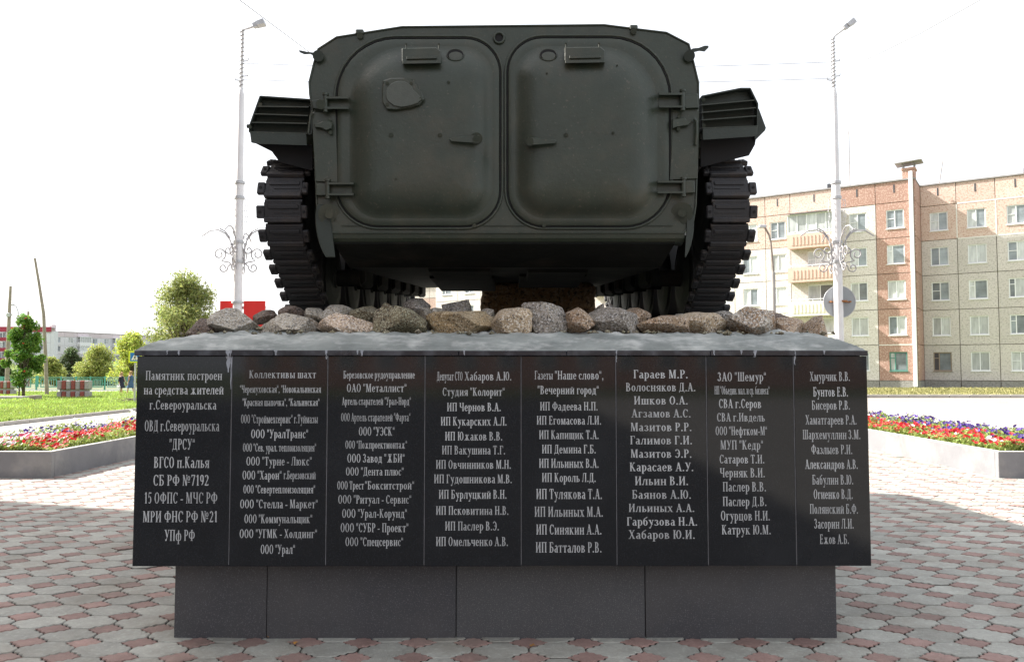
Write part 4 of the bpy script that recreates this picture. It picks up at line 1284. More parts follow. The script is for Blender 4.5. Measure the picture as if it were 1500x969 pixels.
def planter(side, x0, x1, y0, y1, label, seed):
    rr = random.Random(seed)
    t = thing('flower_planter', label, 'planter', ((x0 + x1) / 2, y0, 0), 0, 'long raised flower beds on the square')
    hgt = .335; th = .075
    for nm, (a, b2, c, d) in (('planter_wall', (x0, x1, y0, y0 + th)), ('planter_wall', (x0, x1, y1 - th, y1)), ('planter_wall', (x0, x0 + th, y0 + th + .002, y1 - th - .002)), ('planter_wall', (x1 - th, x1, y0 + th + .002, y1 - th - .002))):
        q = MB(); q.box(a, b2, c, d, -.02, hgt - .012, b=.004); obj(nm, q, M_plant, t)
        q = MB(); q.box(a - .0, b2 + .0, c, d, hgt - .011, hgt, b=.003); obj('rim', q, M_rim, t)
    q = MB(); q.add([(x0 + th, y0 + th, .22), (x1 - th, y0 + th, .22), (x1 - th, y1 - th, .22), (x0 + th, y1 - th, .22)], [[0, 1, 2, 3]]); obj('soil', q, M_soil, t)
    q = MB()
    nlf = 42000
    vis_in = x1 if side < 0 else x0
    for _ in range(nlf):
        yy = y0 + .1 + (y1 - y0 - .2) * rr.random() ** 1.5; xx = rr.uniform(x0 + .09, x1 - .09)
        hh = .20 + .12 * noise.noise(Vector((xx * 2.4, yy * 2.4, seed)))
        if rr.random() > .25 and noise.noise(Vector((xx * 5, yy * 5, 5))) < -.35: continue
        leafquad(q, Vector((xx, yy, .22 + hh * rr.uniform(.1, 1.0))), .030, rr, 0, 1.0)
    o = obj('petunia_foliage', q, M_leaf_y, t, rnd=True, fixn=False); o['kind'] = 'stuff'
    fl = {k: MB() for k in PET}
    N_ = 3300
    clus = {}
    for _ in range(N_):
        yy = y0 + .12 + (y1 - y0 - .24) * rr.random() ** 1.3
        f = rr.random()                      # 0 at the visible inner edge
        xx = x1 - .10 - f * (x1 - x0 - .2) if side < 0 else x0 + .10 + f * (x1 - x0 - .2)
        nn = noise.noise(Vector((xx * 1.8, yy * 1.4, 9 + seed))) + .5 * noise.noise(Vector((xx * 5, yy * 5, 2)))
        if nn < -.18 and rr.random() < .8: continue
        g_ = f + rr.gauss(0, .09) + .28 * noise.noise(Vector((xx * 2, yy * 1.1, 4)))
        if side < 0:
            k = 'red' if g_ < .38 else ('purple' if g_ < .62 else 'white')
            if yy < y0 + 1.3 and g_ > .25: k = 'white' if rr.random() < .7 else 'pink'
        else:
            k = 'red' if g_ < .38 else ('purple' if g_ < .88 else 'white')
            if rr.random() < .05: k = 'white'
        hh = .22 + .19 + .12 * noise.noise(Vector((xx * 2.4, yy * 2.4, seed))) + rr.uniform(-.03, .05)
        p = Vector((xx, yy, hh)); r = rr.uniform(.020, .040)
        n = Vector((rr.gauss(-.15, .5), rr.gauss(-.5, .4), 1)).normalized(); u = n.orthogonal().normalized(); v = n.cross(u)
        a0 = rr.uniform(0, 6)
        vs = [p - n * r * .35] + [p + (u * cos(a0 + j * pi / 5) + v * sin(a0 + j * pi / 5)) * r * (1 if j % 2 == 0 else .80) + n * rr.uniform(-.1, .1) * r for j in range(10)]
        fl[k].add(vs, [[0, j + 1, (j + 1) % 10 + 1] for j in range(10)], 0, False, rr.random())
    for k in fl:
        if fl[k].v:
            o = obj(k + '_petunias', fl[k], PET[k], t, rnd=True, fixn=False); o['kind'] = 'stuff'
    return t


planter(-1, -8.0, -5.87, 9.9, 19.5, 'long grey raised flower bed on the left with red, purple and white petunias', 3)
planter(1, 6.2, 8.3, 9.9, 19.5, 'long raised flower bed on the right, sunlit white side, red and purple petunias', 4)

# ------------------------------------------------------------------ lawn
M_lawn = mat('lawn_soil', (.16, .23, .05), rough=1, var=.3, scale=3)
M_grass = mat('grass_blades', (.29, .39, .085), rough=.6, attr=True, objrnd=.35, hue_obj=.02, transl=.4)
q = MB(); q.box(-70, -12.62, 10, 45.5, -.05, .06); tag(obj('lawn', q, M_lawn), kind='structure')
q = MB(); rr = random.Random(5)
for _ in range(62000):
    D = 17.5 + 28 * rr.random() ** 1.25
    xm = max(-.70 * D - 1.5, -34)
    if xm > -12.66: continue
    x = -12.62 - (-12.62 - xm) * rr.random()
    hgt = (.07 + .07 * max(0, noise.noise(Vector((x * .6, D * .6, 1))))) * rr.uniform(.6, 1.5)
    a = rr.uniform(0, 6.28); wd = .018 + D * .0005
    lx, ly = rr.gauss(0, .04), rr.gauss(0, .04)
    q.add([(x - wd * cos(a), D - wd * sin(a), .055), (x + wd * cos(a), D + wd * sin(a), .055), (x + lx, D + ly, .06 + hgt)], [[0, 1, 2]], 0, False, min(.999, max(0, .5 + .9 * noise.noise(Vector((x * .55, D * .35, 7))) + rr.uniform(-.25, .25))))
tag(obj('lawn_grass', q, M_grass, rnd=True, fixn=False), 'bright sunlit green grass of the lawn at the left', 'grass', kind='stuff')
# grass verge before the block of flats, with kerb
q = MB(); q.box(2, 62, 38.2, 56, -.05, .05); tag(obj('verge', q, M_lawn), kind='structure')
M_grass2 = mat('dry_grass', (.30, .275, .12), rough=.7, attr=True, objrnd=.35, transl=.3)
q = MB()
for _ in range(26000):
    D = rr.uniform(38.3, 54); x = rr.uniform(14, 46)
    hgt = rr.uniform(.05, .16); a = rr.uniform(0, 6.28)
    q.add([(x - .05 * cos(a), D - .05 * sin(a), .045), (x + .05 * cos(a), D + .05 * sin(a), .045), (x + rr.gauss(0, .04), D, .05 + hgt)], [[0, 1, 2]], 0, False, rr.random())
tag(obj('verge_grass', q, M_grass2, rnd=True, fixn=False), 'dry yellow-green grass strip before the block of flats', 'grass', kind='stuff')
M_kerb = mat('kerb_concrete', (.42, .40, .37), rough=.95, var=.15, scale=3, objrnd=.12)
kb = tag(obj('kerb', (lambda b: (b.box(2, 62, 38.04, 38.18, -.05, .02), b)[1])(MB()), M_kerb), kind='structure')
kq = MB(); kq.box(-.49, .49, -.075, .075, 0, .13, b=.012); km = kq.mesh('kerb_stone', [M_kerb])
for k in range(34):
    o = link('kerb_stone', km, kb); o.location = (13 + k, 38.1, .021); o.rotation_euler = (0, 0, random.gauss(0, .004))
lk = tag(obj('lawn_kerb', (lambda b: (b.box(-12.60, -12.50, 17, 45.5, -.05, .0), b)[1])(MB()), M_kerb), kind='structure')
kq = MB(); kq.box(-.045, .045, -.49, .49, 0, .09, b=.01); km2 = kq.mesh('kerb_stone', [M_kerb])
for k in range(28):
    o = link('kerb_stone', km2, lk); o.location = (-12.55, 17.6 + k, .001)

# ------------------------------------------------------------------ buildings
def wallmat(nm, c, c2, sp): return mat(nm, c, rough=.95, col2=c2, scale=1.3, speck=sp, speck_scale=9, speck_lo=.50, speck_hi=.62, bump=.5, bscale=18, objrnd=.06)


WM = {'red': wallmat('red_brown_pebbledash', (.35, .205, .165), (.39, .24, .195), (.52, .37, .31)),
      'pink': wallmat('pink_pebbledash', (.60, .46, .40), (.64, .51, .45), (.48, .31, .25)),
      'cream': wallmat('cream_pebbledash', (.70, .655, .625), (.66, .615, .58), (.53, .48, .43)),
      'beige': wallmat('beige_pebbledash', (.615, .57, .545), (.58, .54, .51), (.45, .415, .39)),
      'grey': wallmat('grey_facade', (.70, .70, .73), (.66, .66, .69), (.60, .60, .63)),
      'lilac': wallmat('lilac_facade', (.68, .60, .63), (.64, .56, .59), (.56, .49, .52)),
      'white': wallmat('white_facade', (.75, .76, .78), (.70, .71, .73), (.62, .63, .65)),
      'plinth': wallmat('grey_plinth_pebbledash', (.33, .32, .29), (.28, .27, .25), (.22, .21, .19))}
M_seam = mat('panel_seam', (.30, .25, .20), rough=.95, var=.25, scale=2)
M_seamw = mat('white_seam_sealant', (.72, .70, .67), rough=.9)
M_frame = mat('white_window_frame', (.78, .79, .80), rough=.5, objrnd=.04)
M_frameg = mat('green_window_frame', (.07, .22, .18), rough=.6)
M_wood = mat('old_wood_frame', (.30, .24, .19), rough=.8)
M_glass = mat('window_glass', (.22, .25, .27), rough=.06, var=.5, scale=1.2, objrnd=.45, spec=.8)
M_curt = mat('curtained_glass', (.50, .52, .52), rough=.12, var=.3, scale=1.6, objrnd=.25, stretch=(3, 3, .6), spec=.8)
M_dark = mat('dark_glass', (.06, .06, .065), rough=.08, objrnd=.4, spec=.8)
M_slab = mat('balcony_pink', (.62, .45, .38), rough=.9, var=.08, scale=3)
M_slabw = mat('balcony_cream', (.74, .70, .60), rough=.9, var=.08, scale=3)
M_roof = mat('roof_edge', (.30, .28, .28), rough=.8, var=.2, scale=2)
M_pipe = mat('white_pipe', (.74, .74, .75), rough=.6)
WIN = {}


def window_mesh(w, h, style, fm=None):
    """frame with mullion and sill, local: x 0..w, z 0..h, outside -y"""
    key = (round(w, 2), round(h, 2), style, fm.name if fm else '')
    if key in WIN: return WIN[key]
    q = MB(); t = .075
    q.box(0, w, -.03, .05, 0, t); q.box(0, w, -.03, .05, h - t, h)
    q.box(0, t, -.028, .05, t, h - t); q.box(w - t, w, -.028, .05, t, h - t)
    mx = w * (.48 if style != 2 else .32)
    q.box(mx - t * .45, mx + t * .45, -.03, .05, t, h - t)
    if style == 1: q.box(t, mx - t * .45, -.02, .04, h * .52 - .02, h * .52 + .03)
    if style == 2: q.box(t, mx - t * .45, -.02, .04, h * .68 - .02, h * .68 + .03)
    q.box(-.05, w + .05, -.13, .0, -.055, -.004, mi=0)
    fr = q.mesh('window_frame', [fm or M_frame])
    pans = []
    for a, b2 in ((t, mx - t * .45), (mx + t * .45, w - t)):
        q = MB(); q.add([(a, .012, t), (b2, .012, t), (b2, .012, h - t), (a, .012, h - t)], [[0, 1, 2, 3]])
        pans.append(q)
    WIN[key] = (fr, pans)
    return WIN[key]


PM = {}


def add_window(b, u, v, z, w, h, style, glasses, fm=None):
    fr, pans = window_mesh(w, h, style, fm)
    o = link('window', fr, b); o.location = (u, v, z)
    for k, q in enumerate(pans):
        kk = (fr.name, k, glasses[k].name)
        if kk not in PM: PM[kk] = q.mesh('pane', [glasses[k]], fixn=False)
        link('pane', PM[kk], o)


def panel(b, u0, u1, z0, z1, v, mt, hole=None, th=.12, g_=.022):
    """facade panel with recessed joints; hole=(a,b,c,d)"""
    u0 += g_; u1 -= g_; z0 += g_; z1 -= g_
    q = MB()
    if not hole:
        q.box(u0, u1, v - th, v, z0, z1, b=.012)
    else:
        a, b2, c, d = hole
        O = [(u0, z0), (u1, z0), (u1, z1), (u0, z1)]; I = [(a, c), (b2, c), (b2, d), (a, d)]
        vs = [(x, v - th, z) for x, z in O] + [(x, v - th, z) for x, z in I] + [(x, v + .02, z) for x, z in I] + [(x, v, z) for x, z in O]
        fs = []
        for k in range(4):
            k2 = (k + 1) % 4
            fs += [[k, k2, 4 + k2, 4 + k], [4 + k, 4 + k2, 8 + k2, 8 + k], [k2, k, 12 + k, 12 + k2]]
        q.add(vs, fs)
    return obj('facade_panel', q, mt, b, local=True)


rr = random.Random(12)
r_ = (.829, -.559)
BX, BD = 30.0, 57.0
rotz = atan2(-.559, .829)
Z0, ST = .55, 2.68
flats = thing('apartment_block', 'long five-storey panel block of flats at the right in cream, pink and red-brown', 'apartment block', (BX, BD, 0), rotz)


def glz(p=.5):
    r = rr.random()
    return [M_curt if r < .55 else M_glass, M_curt if rr.random() < .5 else M_glass] if r < .85 else [M_dark, M_glass]


def bay(b, u0, u1, v, mats6, win=True, ww=1.22, wh=1.42, styles=None, attic=True, nst=5, z0=Z0, roof=None, frames=None):
    panel(b, u0, u1, -.1, z0, v - .01, WM['plinth'])
    for k in range(nst):
        za, zb_ = z0 + ST * k, z0 + ST * (k + 1)
        if win:
            c = (u0 + u1) / 2 + .02; zz = za + .72
            panel(b, u0, u1, za, zb_, v, WM[mats6[k]], (c - ww / 2, c + ww / 2, zz, zz + wh))
            st = (styles[k] if styles else rr.choice((0, 0, 1, 2)))
            add_window(b, c - ww / 2, v - .045, zz, ww, wh, st, glz(), frames[k] if frames else None)
        else:
            panel(b, u0, u1, za, zb_, v, WM[mats6[k]])
    if attic:
        zt_ = z0 + ST * nst
        panel(b, u0, u1, zt_, zt_ + 1.6, v, WM[mats6[nst]])
        q = MB(); c = (u0 + u1) / 2; q.box(c - .05, c + .05, v - .135, v - .10, zt_ + .75, zt_ + 1.35); obj('attic_vent', q, M_dark, b, local=True)


# backing body (joints show it), kept behind the panel faces
ZT = Z0 + ST * 5
q = MB(); q.box(-46, -.02, .03, 12, -.1, ZT + 1.57); q.box(-.02 + .005, 26, 3.03, 12, -.1, ZT + 1.57)
obj('body', q, M_seam, flats, local=True)
C5 = ['cream'] * 5
bay(flats, -2.62, -.02, 0, ['red'] * 6, styles=[2, 0, 0, 2, 1], frames=[M_frameg, None, None, None, None])
bay(flats, -5.22, -2.62, 0, C5 + ['red'], styles=[0, 0, 0, 0, 1])


def balcony_bay(b, u0, u1, v, attic_m):
    panel(b, u0, u1, -.1, Z0, v - .01, WM['plinth'])
    for k in range(5):
        za, zb_ = Z0 + ST * k, Z0 + ST * (k + 1)
        w_ = 1.9; c = u0 + (u1 - u0) * .6
        panel(b, u0, u1, za, zb_, v + .0, WM['cream'], (c - w_ / 2, c + w_ / 2, za + .12, zb_ - .5))
        add_window(b, c - w_ / 2, v - .045, za + .12, w_, ST - .62, rr.choice((0, 2)), glz())
        if k == 0: continue
        pm = M_slab if k >= 3 else M_slabw
        q = MB(); q.box(u0 + .02, u1 - .02, v - 1.15, v - .12, za - .30, za - .12); sl = obj('balcony', q, pm, b, local=True)
        q = MB(); q.box(u0 + .02, u1 - .02, v - 1.22, v - 1.151, za - .34, za + .80)
        n = 11
        for j in range(n):
            a = u0 + .35 + (u1 - u0 - .7) * j / n
            q.box(a, a + .14, v - 1.255, v - 1.2205, za - .10, za + .60)
        q.box(u0 + .02, u0 + .09, v - 1.15, v - .12, za - .12, za + .80); q.box(u1 - .09, u1 - .02, v - 1.15, v - .12, za - .12, za + .80)
        obj('parapet', q, pm, sl, local=True)
        q = MB(); q.tube([(u0 + .05, v - 1.19, za + .95), (u1 - .05, v - 1.19, za + .95)], .025, 6)
        for j in range(5): q.tube([(u0 + .05 + (u1 - u0 - .1) * j / 4, v - 1.19, za + .8), (u0 + .05 + (u1 - u0 - .1) * j / 4, v - 1.19, za + .95)], .018, 5)
        obj('railing', q, M_frame, sl, local=True)
        if k == 4 or (k == 1 and u0 < -18):
            n = 5
            q = MB()
            for j in range(n + 1):
                a = u0 + .04 + (u1 - u0 - .14) * j / n; q.box(a, a + .07, v - 1.20, v - 1.14, za + .81, za + 2.28)
            q.box(u0 + .02, u1 - .02, v - 1.22, v - 1.12, za + 2.28, za + 2.36); q.box(u0 + .02, u1 - .02, v - 1.21, v - 1.13, za + .80, za + .87)
            fr = obj('balcony_glazing', q, M_frame, b, local=True)
            for j in range(n):
                a = u0 + .11 + (u1 - u0 - .14) * j / n; a2 = u0 + .04 + (u1 - u0 - .14) * (j + 1) / n
                q = MB(); q.add([(a, v - 1.17, za + .87), (a2, v - 1.17, za + .87), (a2, v - 1.17, za + 2.28), (a, v - 1.17, za + 2.28)], [[0, 1, 2, 3]])
                obj('pane', q, rr.choice((M_curt, M_glass, M_curt)), fr, local=True, fixn=False)
            q = MB(); q.add([(u0 + .07, v - 1.15, za + .87), (u0 + .07, v - .12, za + .87), (u0 + .07, v - .12, za + 2.28), (u0 + .07, v - 1.15, za + 2.28)], [[0, 1, 2, 3]]); obj('pane', q, M_glass, fr, local=True, fixn=False)
            q = MB(); q.prism([(v - 1.45, za + 2.36), (v - .1, za + 2.62), (v - .1, za + 2.66), (v - 1.45, za + 2.40)], u0 - .05, u1 + .05, axis='x'); obj('balcony_roof', q, M_roof, b, local=True)
    panel(b, u0, u1, ZT, ZT + 1.6, v, WM[attic_m])
    q = MB(); c = (u0 + u1) / 2; q.box(c - .05, c + .05, v - .135, v - .10, ZT + .75, ZT + 1.35); obj('attic_vent', q, M_dark, b, local=True)


balcony_bay(flats, -8.95, -5.22, 0, 'pink')
pk = ['cream'] * 4 + ['pink', 'pink']
bay(flats, -10.95, -8.95, 0, pk, styles=[0, 0, 2, 0, 1])
bay(flats, -13.55, -10.95, 0, pk, styles=[0, 0, 0, 0, 0])
bay(flats, -16.15, -13.55, 0, pk)
bay(flats, -18.7, -16.15, 0, pk)
bay(flats, -21.2, -18.7, 0, ['cream'] * 5 + ['pink'])
bay(flats, -23.2, -21.2, 0, ['cream'] * 5 + ['pink'])
balcony_bay(flats, -26.9, -23.2, 0, 'pink')
bay(flats, -29.4, -26.9, 0, ['cream'] * 5 + ['pink'])
for k, (a, b2) in enumerate(((-46, -43), (-43, -40), (-40, -37), (-37, -34.5), (-34.5, -32), (-32, -29.4))):
    bay(flats, a, b2, 0, ['cream'] * 5 + ['pink'])
gb = ['beige'] * 4 + ['pink', 'pink']
uu = .1
for k in range(9):
    bay(flats, uu, uu + (2.42 if k == 0 else 2.52), 3, gb, styles=[(2, 0, 1, 0, 1), (0, 0, 2, 0, 0), (1, 2, 2, 1, 1), None, None, None, None, None, None][k],
        frames=[M_wood, None, None, None, None] if k == 0 else None)
    uu += (2.42 if k == 0 else 2.52)
# white repaired seams
for bx_ in ((2.49, 2.57, 2.868, 2.93, ZT - ST + .06, ZT - .06), (5.01, 5.09, 2.868, 2.93, ZT - ST + .06, ZT - .06), (2.57, 22, 2.866, 2.93, ZT - .05, ZT + .04), (2.57, 22, 2.866, 2.93, ZT - ST - .05, ZT - ST + .04), (-2.6, -.05, -.135, -.07, Z0 + ST - .04, Z0 + ST + .03)):
    q = MB(); q.box(*bx_); obj('seam_sealant', q, M_seamw, flats, local=True)
# side wall of the projecting part
for k in range(-1, 6):
    z0 = -.1 if k < 0 else Z0 + ST * k; z1 = Z0 if k < 0 else (ZT + 1.6 if k == 5 else Z0 + ST * (k + 1))
    q = MB(); q.box(-.02, .10, -.10, 2.9, z0 + .02, z1 - .02, b=.01); obj('side_panel', q, WM['red' if k >= 0 else 'plinth'], flats, local=True)
# roof edge, chimney, downpipe
q = MB(); q.box(-46.1, .12, -.2, 12, ZT + 1.603, ZT + 1.71); q.box(.125, 26, 2.8, 12, ZT + 1.603, ZT + 1.71)
obj('roof', q, M_roof, flats, local=True)
q = MB(); q.box(-.75, .1, -.1, .8, ZT + 1.713, ZT + 2.35, b=.02); q.box(-.8, .16, -.16, .9, ZT + 2.351, ZT + 2.52, b=.02); ch = obj('chimney', q, WM['red'], flats, local=True)
q = MB(); q.prism([(-1.2, ZT + 2.86), (.55, ZT + 2.95), (.6, ZT + 2.99), (-1.25, ZT + 2.92)], -.4, 1.1)
for a, c in ((-.7, 0), (.05, 0), (-.7, .7), (.05, .7)): q.tube([(a, c, ZT + 2.5), (a, c, ZT + 2.90)], .04, 5)
obj('chimney_cap', q, M_roof, ch, local=True)
q = MB(); q.box(-.30, -.03, -.30, -.13, .1, ZT + 2.2, b=.03); obj('downpipe', q, M_pipe, flats, local=True)
for u, v, hh in ((1.4, 3.3, 1.9), (-4.6, 1.0, 4.6), (6.8, 5.5, 1.0)):
    q = MB(); q.tube([(u, v, ZT + 1.7), (u + (.3 if u == 1.4 else 0), v, ZT + 1.7 + hh)], .045, 5); obj('antenna', q, M_roof, flats, local=True)
q = MB(); q.box(-6.2, -5.4, .5, 1.4, ZT + 1.713, ZT + 2.2); obj('roof_vent', q, M_dark, flats, local=True)

# far grey block and its neighbour on the left ---------------------------------
def far_block(nm, label, px0, px1, D0, D1, ytop, bays, lower, top, nst, zbase, bal=(), trim=None, cat='apartment block', deep=12):
    A = P(px0, 541, D0); B = P(px1, 541, D1)
    d = Vector((B.x - A.x, B.y - A.y)); Lw = d.length; rz = atan2(d.y, d.x)
    b = thing(nm, label, cat, (A.x, A.y, 0), rz)
    zt_ = P((px0 + px1) / 2, ytop, (D0 + D1) / 2).z
    st = (zt_ - zbase - 1.3) / nst
    q = MB(); q.box(0, Lw, .03, deep, -.1, zt_ - .05); obj('body', q, M_seam, b, local=True)
    bw = Lw / bays
    for i in range(bays):
        for k in range(nst):
            z0 = zbase + st * k; u0 = i * bw
            c = u0 + bw / 2; ww, wh = 1.5, 1.5
            isb = i in bal
            mt = WM[lower] if not trim or k % 2 == 0 else WM[lower]
            panel(b, u0, u0 + bw, z0, z0 + st, 0, mt, (c - ww / 2, c + ww / 2, z0 + .7, z0 + .7 + wh))
            add_window(b, c - ww / 2, -.045, z0 + .7, ww, wh, 0, glz())
            if isb:
                q = MB(); q.box(u0 + .1, u0 + bw - .1, -1.2, -.13, z0 - .1, z0 + 1.0); q.box(u0 + .1, u0 + bw - .1, -1.25, -.13, z0 + 2.45, z0 + 2.6)
                for j in range(6): q.box(u0 + .1 + (bw - .3) * j / 5, u0 + .2 + (bw - .3) * j / 5, -1.2, -1.1, z0 + 1.0, z0 + 2.45)
                bc = obj('balcony', q, M_frame if (i + k) % 3 else WM['lilac'], b, local=True)
                q = MB(); q.box(u0 + .12, u0 + bw - .12, -1.12, -1.08, z0 + 1.0, z0 + 2.45); obj('pane', q, rr.choice((M_glass, M_curt)), bc, local=True)
        panel(b, i * bw, (i + 1) * bw, zbase + st * nst, zt_, 0, WM[top])
        panel(b, i * bw, (i + 1) * bw, -.1, zbase, 0, WM['plinth'])
    q = MB(); q.box(-.1, Lw + .1, -.2, deep + .1, zt_ + .003, zt_ + .15); obj('roof', q, M_roof, b, local=True)
    return b, Lw, zt_


M_red = mat('crimson_band', (.34, .035, .06), rough=.7, var=.1, scale=2)
b, Lw, zt_ = far_block('apartment_block', 'distant long grey five-storey block with lilac attic, behind the trees on the left', 74, 330, 205, 262, 492, 17, 'grey', 'lilac', 4, 0.8, bal=(2, 5, 6, 10, 13), deep=6)
for u, hh in ((1.5, 1.8), (36, 1.6), (40.5, 1.2), (43, 1.8)):
    q = MB(); q.box(u, u + 1.2, 2, 3, zt_ + .15, zt_ + .15 + hh, b=.05); obj('chimney', q, WM['lilac'], b, local=True)
b, Lw, zt_ = far_block('apartment_block', 'distant white block with crimson bands at the left edge', -60, 73, 198, 200, 480, 6, 'white', 'white', 4, 0.8, bal=(1, 2, 4), deep=2)
q = MB(); q.box(-.15, Lw + .2, -.35, -.205, zt_ - 1.0, zt_ + .3); obj('crimson_band', q, M_red, b, local=True)
for k in range(1, 4):
    q = MB(); q.box(.3, Lw * .55, -1.36, -1.255, .75 + k * 2.65, 1.65 + k * 2.65); obj('crimson_band', q, M_red, b, local=True)
q = MB(); q.box(Lw + .01, Lw + .9, -.12, 1.9, -.1, zt_ - .8, b=.02); obj('stair_wall', q, WM['white'], b, local=True)
# pale house seen under the vehicle
b, Lw, zt_ = far_block('pale_house', 'pale pinkish house with one window seen under the vehicle belly', 560, 703, 96, 90, 421, 4, 'pink', 'cream', 3, 1.0, cat='house')

# unseen blocks added to shade the near square and to reflect in the granite
def added_block(label, x0, x1, y0, y1, h, face, m_):
    b = thing('apartment_block', label, 'apartment block', (x0, y0, 0), 0)
    q = MB(); q.box(0, x1 - x0, 0, y1 - y0, -.05, h, b=.05); obj('body', q, WM[m_], b, local=True)
    n = int(((y1 - y0) if face in 'ew' else (x1 - x0)) / 3)
    wq = MB(); gq = MB()
    for i in range(n):
        for k in range(int(h / 2.9)):
            a = .9 + i * 3; z = 1.4 + k * 2.9
            if face == 'e': wq.box(x1 - x0 + .005, x1 - x0 + .05, a, a + 1.4, z, z + 1.5); gq.box(x1 - x0 + .051, x1 - x0 + .06, a + .1, a + 1.3, z + .1, z + 1.4)
            if face == 'n': wq.box(a, a + 1.4, y1 - y0 + .005, y1 - y0 + .05, z, z + 1.5); gq.box(a + .1, a + 1.3, y1 - y0 + .051, y1 - y0 + .06, z + .1, z + 1.4)
    obj('window_frames', wq, M_frame, b, local=True); obj('window_panes', gq, M_glass, b, local=True)
    q = MB(); q.box(-.2, x1 - x0 + .2, -.2, y1 - y0 + .2, h + .003, h + .4); obj('roof', q, M_roof, b, local=True)
    return b


added_block('unseen red-brown block on the left, added to shade the square', -28, -17.2, -26, 12.3, 17.2, 'e', 'red')
added_block('unseen brick-coloured block behind the viewer, added for its reflection in the granite', -20, 34, -62, -50, 15, 'n', 'red')

# ------------------------------------------------------------------ street lamps with scroll brackets
M_scroll = mat('scroll_grey_paint', (.36, .35, .36), rough=.6)
M_white = mat('white_painted_steel', (.66, .66, .68), rough=.5, var=.08, scale=5)
M_galv = mat('galvanised_steel', (.42, .43, .45), rough=.45, metal=.3, var=.2, scale=8)
M_wire = mat('cable', (.25, .25, .26), rough=.7)


def spiral(c, r0, r1, turns, a0, sgn, n=26):
    return [(c[0] + sgn * (r0 + (r1 - r0) * k / n) * cos(a0 + turns * 2 * pi * k / n), (c[1] + (r0 + (r1 - r0) * k / n) * sin(a0 + turns * 2 * pi * k / n))) for k in range(n + 1)]


def lamp(cx_bot, cx_top, D, label, arm, seed):
    base = P(cx_bot, 500, D); X = base.x
    t = thing('street_lamp', label, 'street lamp', (X, D, 0), 0, 'tall white lamp posts with scroll brackets')
    def Z(y): return P(cx_bot, y, D).z
    q = MB(); q.tube([(X, D, 0), (X, D, Z(270))], [.088, .080], 16); lo = obj('pole', q, M_white, t)
    for y in (268, 290, 355, 384):
        q = MB(); q.cyl((X, D, Z(y) - .02), (X, D, Z(y) + .03), .10, 14); obj('collar', q, M_galv, lo)
    q = MB(); q.tube([(X, D, Z(270)), (X, D, Z(140)), (X, D, Z(130))], [.068, .060, .035], 14); obj('upper_pole', q, M_white, t)
    q = MB(); pts = [(X, D, Z(130)), (X, D, Z(arm[0]))] + [(X + (P(a, b2, D).x - P(cx_top, b2, D).x), D, Z(b2)) for a, b2 in arm[1]]
    q.tube(pts, [.032] * 2 + [.024] * (len(pts) - 2), 8); ar = obj('lamp_arm', q, M_white, t)
    # cable wound round the arm
    q = MB(); w_ = []
    for k in range(120):
        z = Z(130) + (Z(arm[0]) - Z(130)) * k / 119; a = k * .75
        w_.append((X + .042 * cos(a), D + .042 * sin(a), z))
    q.tube(w_, .008, 4); obj('cable_wrap', q, M_wire, ar)
    e = pts[-1]; d = (Vector(pts[-1]) - Vector(pts[-2])).normalized()
    q = MB()
    up = Vector((-d.z, 0, d.x)); e = Vector(e)
    for s0, s1, w0, w1 in ((0, .08, .03, .04), (.08, .24, .05, .065)):
        a = [e + d * s0 + up * -.03, e + d * s1 + up * -.045, e + d * s1 + up * .06, e + d * s0 + up * .05]
        vs = [p + Vector((0, -w0 * 1.6, 0)) for p in a] + [p + Vector((0, w0 * 1.6, 0)) for p in a]
        q.add(vs, [[0, 1, 2, 3], [7, 6, 5, 4], [0, 4, 5, 1], [1, 5, 6, 2], [2, 6, 7, 3], [3, 7, 4, 0]])
    obj('lamp_head', q, M_galv, ar)
    for y, s in ((90, 1), (112, 1), (118, -1)):
        q = MB(); q.tube([(X, D, Z(y)), (X + s * .12, D, Z(y) + .01), (X + s * .13, D, Z(y) + .06)], .012, 6); obj('bracket', q, M_galv, t)
    # scrolls, four directions
    m = D / F
    for ang in (0, pi, pi / 2, -pi / 2):
        ca, sa = cos(ang), sin(ang)
        q = MB()
        def put(pl, r=.013):
            q.tube([(X + a * m * ca, D + a * m * sa, Z(384) + (384 - y) * m) for a, y in pl], r, 5)
        put([(9, 362), (14, 352), (22, 340), (34, 335), (46, 336), (56, 343)] and [(8, 368), (12, 352), (20, 341), (30, 336), (42, 337), (54, 345)])
        put([(8, 375), (10, 360), (14, 346), (20, 338), (28, 334)] if ang in (0, pi) else [(8, 370), (12, 350), (24, 342)])
        c = (28, 372)
        put([(8, 388), (14, 384), (20, 383)] + [(28 + (10 - 7 * k / 20) * cos(-1.9 + k * .42 * -1), 372 - (10 - 7 * k / 20) * sin(-1.9 + k * -.42)) for k in range(21)])
        put([(6, 376), (10, 386)] + [(22 + (7 - 4.5 * k / 16) * cos(2.9 + k * .45), 392 - (7 - 4.5 * k / 16) * sin(2.9 + k * .45)) for k in range(17)])
        put([(6, 362), (8, 370)] + [(15 + (6 - 4 * k / 14) * cos(3.1 - k * .45), 366 + (6 - 4 * k / 14) * sin(3.1 - k * .45)) for k in range(15)])
        q.tube([(X + 9 * m * ca, D + 9 * m * sa, Z(395)), (X + 9 * m * ca, D + 9 * m * sa, Z(356))], .012, 5)
        obj('scroll_bracket', q, M_scroll, t)
    # hanging light strings
    q = MB(); r5 = random.Random(seed)
    for s in (-.16, .16, -.10, .12):
        pts = [(X + s + .01 * sin(k * 1.3), D - .02, Z(292) - k * .055) for k in range(18)]
        q.tube(pts, .0035, 4)
        for p in pts[::2]: q.cyl((p[0], p[1], p[2]), (p[0], p[1], p[2] - .025), .010, 5)
    obj('light_string', q, M_white, t)
    return t, X


